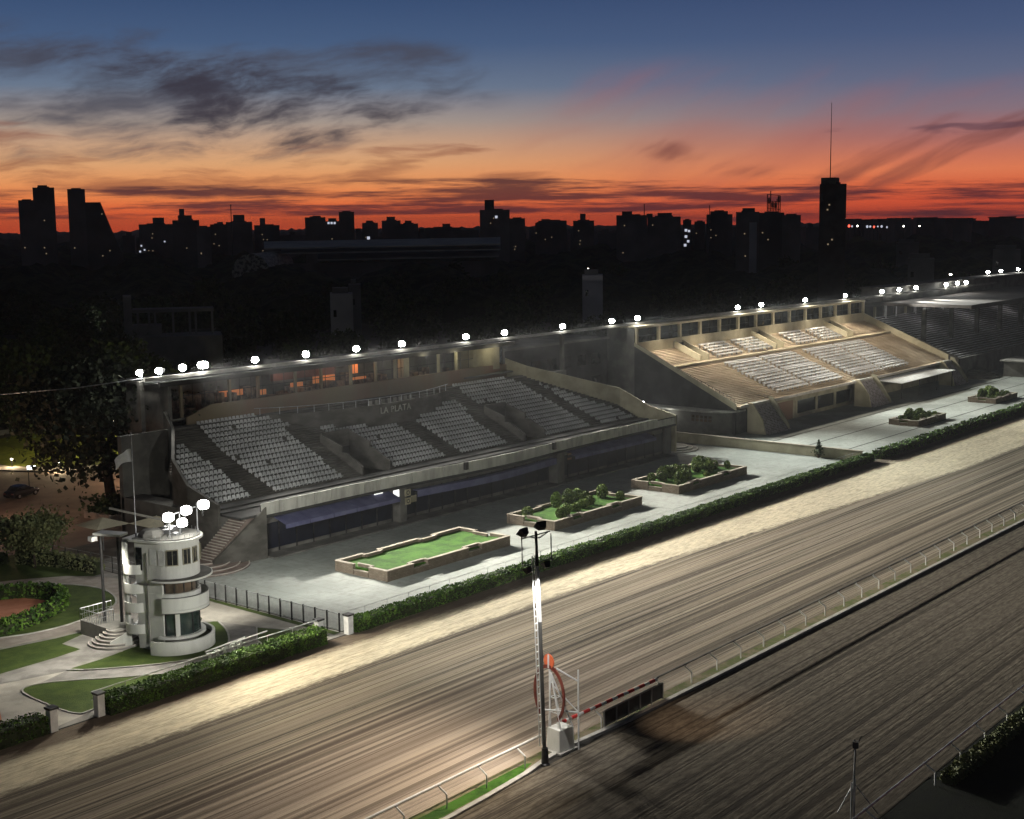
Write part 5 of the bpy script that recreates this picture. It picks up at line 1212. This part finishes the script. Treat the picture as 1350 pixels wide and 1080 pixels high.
# pale buildings close behind
ob = thing('annex_building', 'large grey annex with a row of openings behind the seated grandstand', 'building', (215,285,0))
def wallpx(pa, pb, D, z0, z1, name, mat, par, dep=10):
    a = np.array(polar(U(pa),D)); b = np.array(polar(U(pb),D)); c = (a+b)/2; dd = c/np.linalg.norm(c); c = c+dd*dep/2; MB().cbox(c[0],c[1],np.linalg.norm(b-a),dep,z0,z1,math.atan2(b[1]-a[1],b[0]-a[0])).build(name, mat, par)
M['annex'] = vary('annex_render', (.13,.13,.135), (.19,.19,.19), .15, .9)
wallpx(158,290,262,0,10.8,'wall',M['annex'],ob); wallpx(160,171,266,10.8,18.3,'corner_block',M['annex'],ob,6); wallpx(171,280,268,15.0,15.6,'wall_head',M['annex'],ob,6); wallpx(171,210,267,10.8,12.6,'wall',M['annex'],ob,6)
for px in (177,192,200,224,246,254,276): wallpx(px,px+3,267,10.8,15.0,'column',M['annex'],ob,.6)
for (pa,pb,yt,D,lb_) in ((435,465,386,300,'small pale cube building in the dark trees left of centre'),(770,797,362,330,'narrow bluish-white building with a lamp on top, centre'),(1201,1236,338,380,'dim stepped grey building above the three floodlights at right'),(1313,1350,326,420,'pale stepped building at the right edge above the floodlights'),(460,476,374,340,'tiny pale wall behind the small pale cube building'),(1185,1215,318,600,'dim wide building on the right below the horizon')):
    t = thing('pale_building', lb_, 'building', (*polar(U((pa+pb)/2),D),0)); zt = 31-(yt-(295-.012*((pa+pb)/2-675)))*D/1790
    wallpx(pa,pb,D,0,zt,'wall',M['pale_bldg'] if pa in (435,770) else M['annex'],t,8); wallpx(pa+3,pb-6,D+3,zt,zt+1.2,'roof_house',M['annex'],t,4)
    wallpx(pa+4,pa+8,D-.1,zt-5,zt-3.5,'window',M['glass'],t,.2)
# ------------------------------------------------------------------ street lamps and other small lights
def lamp(x, y, h, lb_, mat, s=.3, P=0, c=(1,.8,.5)):
    t = thing('street_lamp', lb_, 'street lamp', (x,y,0), 0, 'small street lamps')
    MB().tube((x,y,0),(x,y,h),.07,6).build('pole', M['metal_dark'], t); MB().lathe([(s*.3,h-s*.6),(s,h-s*.1),(s,h+s*.3),(s*.3,h+s*.7)],x,y,10).build('lamp_head', mat, t)
    if P: point((x,y,h+.1-s*1.6), P, c, .3)
lamp(94.6,162.5,1.1,'small kerb lamp at the far left of the curved pavement',M['lamp_warm'],.16,500)
lamp(96.6,154.6,1.1,'small kerb lamp right of the first on the curved pavement',M['lamp_warm'],.16,700)
def at7(px, py, h):   # ground place whose lamp head shows at this height above ground
    D = (31-h)*1790/(py-(295-.012*(px-675))); x, y = polar(U(px), D*1.0/ math.cos(math.atan(U(px)))); return x, y
for (px,py,h,ml,s,P,lb_) in ((37,484,7,'lamp_warm',.35,900,'street lamp among the dark trees at the left edge'),(108,491,7,'lamp_warm',.32,500,'street lamp shining through the big dark tree'),(42,545,6,'lamp_warm',.25,400,'street lamp behind the lit lawn at the left'),(139,557,4,'lamp_warm',.22,200,'lamp between trunk and lawn left of the pylon'),
    (268,364,9,'lamp_green',.5,0,'tiny green signal light in the darkness'),(493,364,8,'lamp_warm',.6,0,'warm lamp in the dark wood below the long shed'),(409,362,8,'lamp_warm',.45,0,'dim lamp left below the long shed'),(538,371,8,'lamp_warm',.35,0,'faint lamp right of the warm lamp in the wood'),(40,464,6,'lamp_orange',.4,0,'orange lamp in the trees at the far left'),
    (777,355,13,'lamp_warm',.9,0,'lamp cluster on the narrow bluish-white building'),(146,431,8,'lamp',.30,0,'left white lamp above the annex corner'),(155,431,8.5,'lamp',.35,0,'middle white lamp above the annex corner'),(151,438,7,'lamp_warm',.4,0,'lowest white lamp above the annex corner'),(1258,361,14,'lamp_warm',.4,0,'tiny lamp on the roof edge between floodlight groups')):
    x, y = at7(px, py, h); lamp(x, y, h, lb_, M[ml], s, P)
for (px,py,ml,s) in ((1122,298,'lamp_red',1.6),(1126,298.5,'lamp_faint',1.2),(1133,298,'lamp_warm',1.0),(1146,299,'lamp_faint',1.6),(1150,299,'lamp_faint',1.3),(1155,299.5,'lamp_red',1.3),(1165,299,'lamp_faint',1.5),(1172,300,'lamp_faint',1.2),(1194,299,'lamp_warm',.9),(1215,299,'lamp_warm',.8),(1160,299,'lamp_faint',1.0)):
    D = 850; x, y = polar(U(px), D); z = 31-(py-290)*D/1790; t = thing('far_lamp', 'tiny lamp in the string of lights right of the mast tower', 'street lamp', (x,y,0), 0, 'string of far lights')
    MB().tube((x,y,0),(x,y,z),.12,4).build('pole', M['metal_dark'], t); MB().lathe([(s*.2,z-s*.5),(s*.5,z),(s*.2,z+s*.5)],x,y,8).build('lamp_head', M[ml], t)
# unseen-source warmth on the street comes from the lamps above; two taller lamps inside the tree crowns
lamp(99,140,6.5,'street lamp hidden behind the big tree crown',M['lamp_warm'],.25,2300,(1,.60,.38)); lamp(74,131,6.5,'street lamp behind the small garden tree',M['lamp_warm'],.25,1700,(1,.60,.38))
lamp(108,163,6,'lamp standing on the lit lawn behind the big tree',M['lamp_warm'],.25,3200,(1,.9,.5)); lamp(120,172,6,'lamp farther back on the lit lawn',M['lamp_warm'],.25,3500,(1,.9,.5))
# ------------------------------------------------------------------ parked car and sign
def car():
    t = thing('parked_car', 'black parked car on the brown street, left edge of the photo', 'car', (84.6,143.6,0), R(18))
    L, W = 4.4, 1.75
    def loft(name, secs, mat):
        V = []; F = []; n = len(secs[0])
        for s in secs: V += s
        for i in range(len(secs)-1):
            for k in range(n): F.append((i*n+k,(i)*n+(k+1)%n,(i+1)*n+(k+1)%n,(i+1)*n+k))
        F += [tuple(range(n-1,-1,-1)), tuple((len(secs)-1)*n+k for k in range(n))]
        return MB().add(V,F).build(name, mat, t, local=True, smooth=False, bevel=.05)
    def sec(x, w, z0, z1): return [(x,-w/2,z0),(x,w/2,z0),(x,w/2+.02,(z0+z1)/2),(x,w/2-.08,z1),(x,-w/2+.08,z1),(x,-w/2-.02,(z0+z1)/2)]
    loft('body', [sec(-2.2,1.5,.35,.75),sec(-2.0,1.72,.25,.9),sec(-1.0,W,.22,.95),sec(1.0,W,.22,.93),sec(1.9,1.7,.25,.8),sec(2.2,1.45,.35,.65)], M['carpaint'])
    loft('cabin_glass', [sec(-1.75,1.35,.9,.95),sec(-1.2,1.4,.9,1.38),sec(.1,1.4,.9,1.42),sec(1.0,1.35,.9,.95)], M['glass'])
    loft('roof', [sec(-1.2,1.25,1.38,1.42),sec(-.5,1.3,1.38,1.46),sec(.15,1.25,1.38,1.44)], M['carpaint'])
    for sx in (-1.35,1.35):
        for sy in (-.8,.8):
            w = MB().tube((sx,sy-.1,.32),(sx,sy+.1,.32),.32,18).build('wheel', M['rubber'], t, local=True); MB().tube((sx,sy-.11,.32),(sx,sy+.11,.32),.18,14).build('rim', M['metal'], w, local=True)
    for sy in (-.55,.55): MB().box(2.12,2.2,sy-.16,sy+.16,.5,.62).build('headlight', M['parapet'], t, local=True); MB().box(-2.2,-2.14,sy-.16,sy+.16,.6,.74).build('tail_light', M['maroon'], t, local=True)
    for sy in (-.92,.92): MB().box(.7,.85,sy-.08,sy+.08,.95,1.07).build('mirror', M['carpaint'], t, local=True)
car()
sg2 = thing('lit_street_sign', 'small bright sign on a post beside the black car', 'sign', (87.3,146.4,0))
MB().tube((87.3,146.4,0),(87.3,146.4,2.6),.05,6).build('post', M['metal_dark'], sg2); MB().cbox(87.6,146.2,1.0,.1,2.5,2.95,-.6).build('sign_panel', emis('lit_sign_panel',(.9,.93,1),3), sg2)
pb = thing('stone_planter', 'low stone planter with dark shrubs at the foot of the leaning tree', 'planter', (84,126,0))
MB().wall([(82.3,127.2),(82.5,123.0),(85.2,122.2),(88,124.5)], .4, 0, .7).build('stone_wall', M['paver'], pb)
C = RNG.normal(size=(1600,3))*[1.6,1.5,.5]+[86.3,126.5,.9]; C = C[C[:,2]>.05]; link('foliage', leafmesh('foliage', C-np.array([84,126,0]), .2, M['leaf']), pb)
for (x,y,lb_) in ((78.2,108.8,'pale square parasol left of the grandstand side wall'),(74.6,112.5,'second pale parasol, a little farther behind')):
    t = thing('square_parasol', lb_, 'parasol', (x,y,0)); MB().tube((x,y,0),(x,y,3.3),.05,6).build('pole', M['metal'], t)
    s = 1.9; MB().add([(x-s,y-s,2.6),(x+s,y-s,2.6),(x+s,y+s,2.6),(x-s,y+s,2.6),(x,y,3.3),(x,y,3.2)],[(0,1,4),(1,2,4),(2,3,4),(3,0,4),(1,0,5),(2,1,5),(3,2,5),(0,3,5)]).build('canopy', M['cream_dull'], t)
MB_ = tag(MB().path([(84,118,15.6),(80,124,14.6),(75,131,13.9),(68,141,13.8)],.05,5).build('overhead_cable', M['metal']), 'thin pale cable running from the gantry tip to the big tree', 'cable')
bar = thing('slanting_beam', 'slanting pale beam behind the tower floodlights', 'beam', (70,101,0)); MB().tube((69.4,103.5,6.2),(72.6,99.8,5.0),.12,6).build('arm', M['conc'], bar); MB().tube((72.6,99.8,0),(72.6,99.8,5.1),.08,6).build('post', M['metal_dark'], bar)
# ------------------------------------------------------------------ dusk sky
W = bpy.data.worlds.new('World'); sc.world = W; W.use_nodes = True
t = NT(W.node_tree); bg = W.node_tree.nodes['Background']
g = t.node('ShaderNodeTexCoord').outputs['Generated']; sp = t.node('ShaderNodeSeparateXYZ', i_0=g)
dx, dy, dz = sp.outputs
fw = t.m('ADD', t.m('MULTIPLY', dx, .774), t.m('MULTIPLY', dy, .633)); rt = t.m('SUBTRACT', t.m('MULTIPLY', dx, .633), t.m('MULTIPLY', dy, .774))
az = t.m('MULTIPLY', t.m('ARCTAN2', rt, fw), 17.9); el = t.m('MULTIPLY', t.m('ARCSINE', dz), 17.9)   # units: about a hundredth of the frame focal length
el = t.m('SUBTRACT', el, t.m('MULTIPLY', az, 0.0))
def ramp(fac, stops):
    n = t.node('ShaderNodeValToRGB', i_0=fac); e = n.color_ramp.elements
    while len(e) > 1: e.remove(e[0])
    e[0].position = stops[0][0]; e[0].color = col(stops[0][1])
    for p, c in stops[1:]: q = e.new(p); q.color = col(c)
    return n.outputs[0]
def s2l(c): return tuple((x/255/12.92 if x/255 <= .04045 else ((x/255+.055)/1.055)**2.4) for x in c)
f = t.m('DIVIDE', el, 12.0, clamp=True)
L_ = [(0,(224,86,46)),(.018,(240,108,60)),(.032,(242,136,78)),(.048,(236,156,98)),(.066,(226,168,118)),(.085,(206,164,130)),(.11,(166,152,142)),(.145,(106,121,142)),(.19,(72,94,128)),(.26,(48,70,108)),(.4,(40,50,68)),(1,(28,30,36))]
R_ = [(0,(190,68,50)),(.02,(226,92,58)),(.035,(224,106,68)),(.05,(228,126,86)),(.066,(205,118,92)),(.085,(172,112,106)),(.11,(132,116,128)),(.145,(98,106,132)),(.19,(74,90,124)),(.26,(50,68,106)),(.4,(40,50,68)),(1,(28,30,36))]
cl = ramp(f, [(p,s2l(c)) for p,c in L_]); cr = ramp(f, [(p,s2l(c)) for p,c in R_])
sky = t.mix(t.sstep(az, -2.5, 5.5), cl, cr)
# the side away from the sunset is plain blue
sky = t.mix(t.sstep(fw, .45, -.2), sky, ramp(f, [(0,(.045,.048,.055)),(.3,(.03,.035,.045)),(1,(.012,.0135,.018))]))
vec = t.comb(az, el, 0.0)
def px(x): return math.atan((x-675)/1806)*17.9
def py(y, x=675): return (295-.012*(x-675)-y)/100*.99
def tex(vec_, scale, detail, rough=.55, dist=0.0):
    n = t.n.new('ShaderNodeTexNoise'); n.noise_dimensions = '2D'; t.set(n.inputs['Vector'], vec_)
    n.inputs['Scale'].default_value = scale; n.inputs['Detail'].default_value = detail; n.inputs['Roughness'].default_value = rough; n.inputs['Distortion'].default_value = dist
    return n
wn = tex(vec, .55, 3)
vm = t.node('ShaderNodeVectorMath', operation='MULTIPLY_ADD'); t.set(vm.inputs[0], wn.outputs['Color']); vm.inputs[1].default_value = (.7,.35,0); t.set(vm.inputs[2], vec)
warped = vm.outputs[0]
def aniso(v, rot, sx, loc=(0,0,0)):
    n = t.n.new('ShaderNodeMapping'); n.vector_type = 'TEXTURE'; t.set(n.inputs[0], v); n.inputs[1].default_value = loc; n.inputs[2].default_value = (0,0,rot); n.inputs[3].default_value = (1/sx,1,1); return n.outputs[0]
def blobs(parts, v=None):
    tot = None
    for q in parts:
        n = t.n.new('ShaderNodeMapping'); n.vector_type = 'TEXTURE'; t.set(n.inputs[0], v or vec)
        n.inputs[1].default_value = (px(q[0]), py(q[1],q[0]), 0); n.inputs[2].default_value = (0,0,q[4] if len(q)>4 else 0); n.inputs[3].default_value = (q[2]/100*1.7, q[3]/100*1.7, 1)
        g_ = t.n.new('ShaderNodeTexGradient'); g_.gradient_type = 'SPHERICAL'; t.l.new(n.outputs[0], g_.inputs[0]); o = g_.outputs['Fac']
        if len(q) > 5: o = t.m('MULTIPLY', o, q[5])
        tot = o if tot is None else t.m('MAXIMUM', tot, o)
    return tot
def lay(sky, mask, nz, lo, hi, colr, amt): 
    mask = t.m('MINIMUM', mask, .6)
    d = t.sstep(t.m('ADD', mask, t.m('MULTIPLY', t.m('SUBTRACT', nz, .5), 3.6)), lo, hi)
    d = t.m('MULTIPLY', d, t.sstep(mask, .02, .35)); return t.mix(t.m('MULTIPLY', d, amt), sky, s2l(colr))
NA = tex(aniso(warped, .15, .24, (2,3,0)), 1.9, 8, .62).outputs['Fac']
NB = tex(aniso(warped, .03, .10, (3,1,0)), 3.6, 5, .6).outputs['Fac']
NC = tex(aniso(warped, .44, .16, (7,2,0)), 1.6, 4, .55).outputs['Fac']
ND = tex(aniso(vec, .0, .06, (1,5,0)), 6.5, 6, .65).outputs['Fac']
sky = lay(sky, blobs([(930,165,210,55,.0,.9),(1000,190,150,35,.35),(880,225,70,40,-.5,.7),(1240,165,150,30,.2,.5)]), NC, -.3, 1.5, (166,94,86), .32)
sky = lay(sky, blobs([(190,120,230,50,-.06,.9),(360,132,210,50,.05,1.1),(370,165,140,34,.12,1.1),(50,150,120,50,0,.8),(500,122,95,34,.25),(556,106,48,26,-.6,.8),(150,172,120,36,-.2,.8)]), NA, -.05, 1.2, (72,72,84), .8)
sky = lay(sky, blobs([(390,152,130,34,.15,1.1),(370,183,85,13,.12,1.2),(450,168,75,13,.15,1.2),(290,112,150,24,-.1,.9)]), NA, .25, 1.2, (52,46,56), .75)
sky = lay(sky, blobs([(20,210,90,17,-.1,1.1),(60,237,130,10,-.1,1.2),(330,230,110,22,.1),(350,243,130,13,0),(560,201,70,7,.03,1.2),(60,190,100,12,-.12,.9),(690,236,45,9,.0,1.2),(250,208,150,12,-.1,.7),(490,225,80,10,.15,.8)]), NB, .25, 1.15, (136,80,62), .6)
sky = lay(sky, blobs([(1140,215,105,13,.45,1.15),(1250,205,125,10,.42,1.2),(1330,180,60,8,.35),(900,205,140,14,-.25,.5),(1190,195,70,13,.4,.9)]), NC, .2, 1.15, (112,64,62), .65)
sky = lay(sky, blobs([(1045,179,50,5,.05,1.3),(1300,176,75,8,.05,1.2),(1345,168,45,7,0,1.2)]), NB, .45, 1.0, (84,60,74), .6)
sky = lay(sky, blobs([(430,262,460,15,.015,1.3),(900,259,460,11,.0,1.25),(1300,254,460,10,.0,1.25),(100,271,460,9,0,1.15),(700,274,600,6,0,1.0),(1250,283,350,6,0,.95)]), ND, .12, .95, (66,38,50), .85)
t.l.new(sky, bg.inputs['Color']); bg.inputs['Strength'].default_value = 1.0
W.cycles.sampling_method = 'MANUAL'; W.cycles.sample_map_resolution = 512
# ------------------------------------------------------------------ camera and render settings
cam = bpy.data.cameras.new('camera'); co = bpy.data.objects.new('camera', cam); COL.objects.link(co); sc.camera = co
cam.sensor_width = 36; cam.sensor_fit = 'HORIZONTAL'; cam.lens = 1790/1350*36; cam.clip_start = .5; cam.clip_end = 30000
rw, up, fwv = Vector((0.63189385,-0.77496376,-0.01188831)), Vector((0.11254136,0.07656685,0.99069267)), Vector((0.76684067,0.62735053,-0.1355976))
co.matrix_world = Matrix(((rw.x,up.x,-fwv.x,0),(rw.y,up.y,-fwv.y,0),(rw.z,up.z,-fwv.z,31),(0,0,0,1)))
sc.view_settings.view_transform = 'Standard'; sc.view_settings.look = 'None'; sc.view_settings.exposure = 0; sc.view_settings.gamma = 1
sc.render.engine = 'CYCLES'; sc.cycles.use_denoising = True
try: sc.cycles.denoiser = 'OPENIMAGEDENOISE'
except Exception: pass
sc.cycles.max_bounces = 5; sc.cycles.diffuse_bounces = 2; sc.cycles.glossy_bounces = 2; sc.cycles.transmission_bounces = 2; sc.cycles.sample_clamp_indirect = 4
sc.cycles.use_light_tree = True; sc.cycles.caustics_reflective = False; sc.cycles.caustics_refractive = False
# ------------------------------------------------------------------ night haze
hz = MB().box(-400, 4300, -300, 4200, -1.3, 60).build('haze', None); tag(hz, 'thin pale night haze', kind='stuff')
hm = bpy.data.materials.new('haze_volume'); hm.use_nodes = True; hn = hm.node_tree; hn.nodes.remove(hn.nodes['Principled BSDF'])
pv = hn.nodes.new('ShaderNodeVolumePrincipled'); pv.inputs['Color'].default_value = (.85,.87,.9,1); pv.inputs['Density'].default_value = .00013; pv.inputs['Anisotropy'].default_value = .3
hn.links.new(pv.outputs[0], hn.nodes['Material Output'].inputs['Volume']); hz.data.materials.append(hm); sc.cycles.volume_bounces = 0
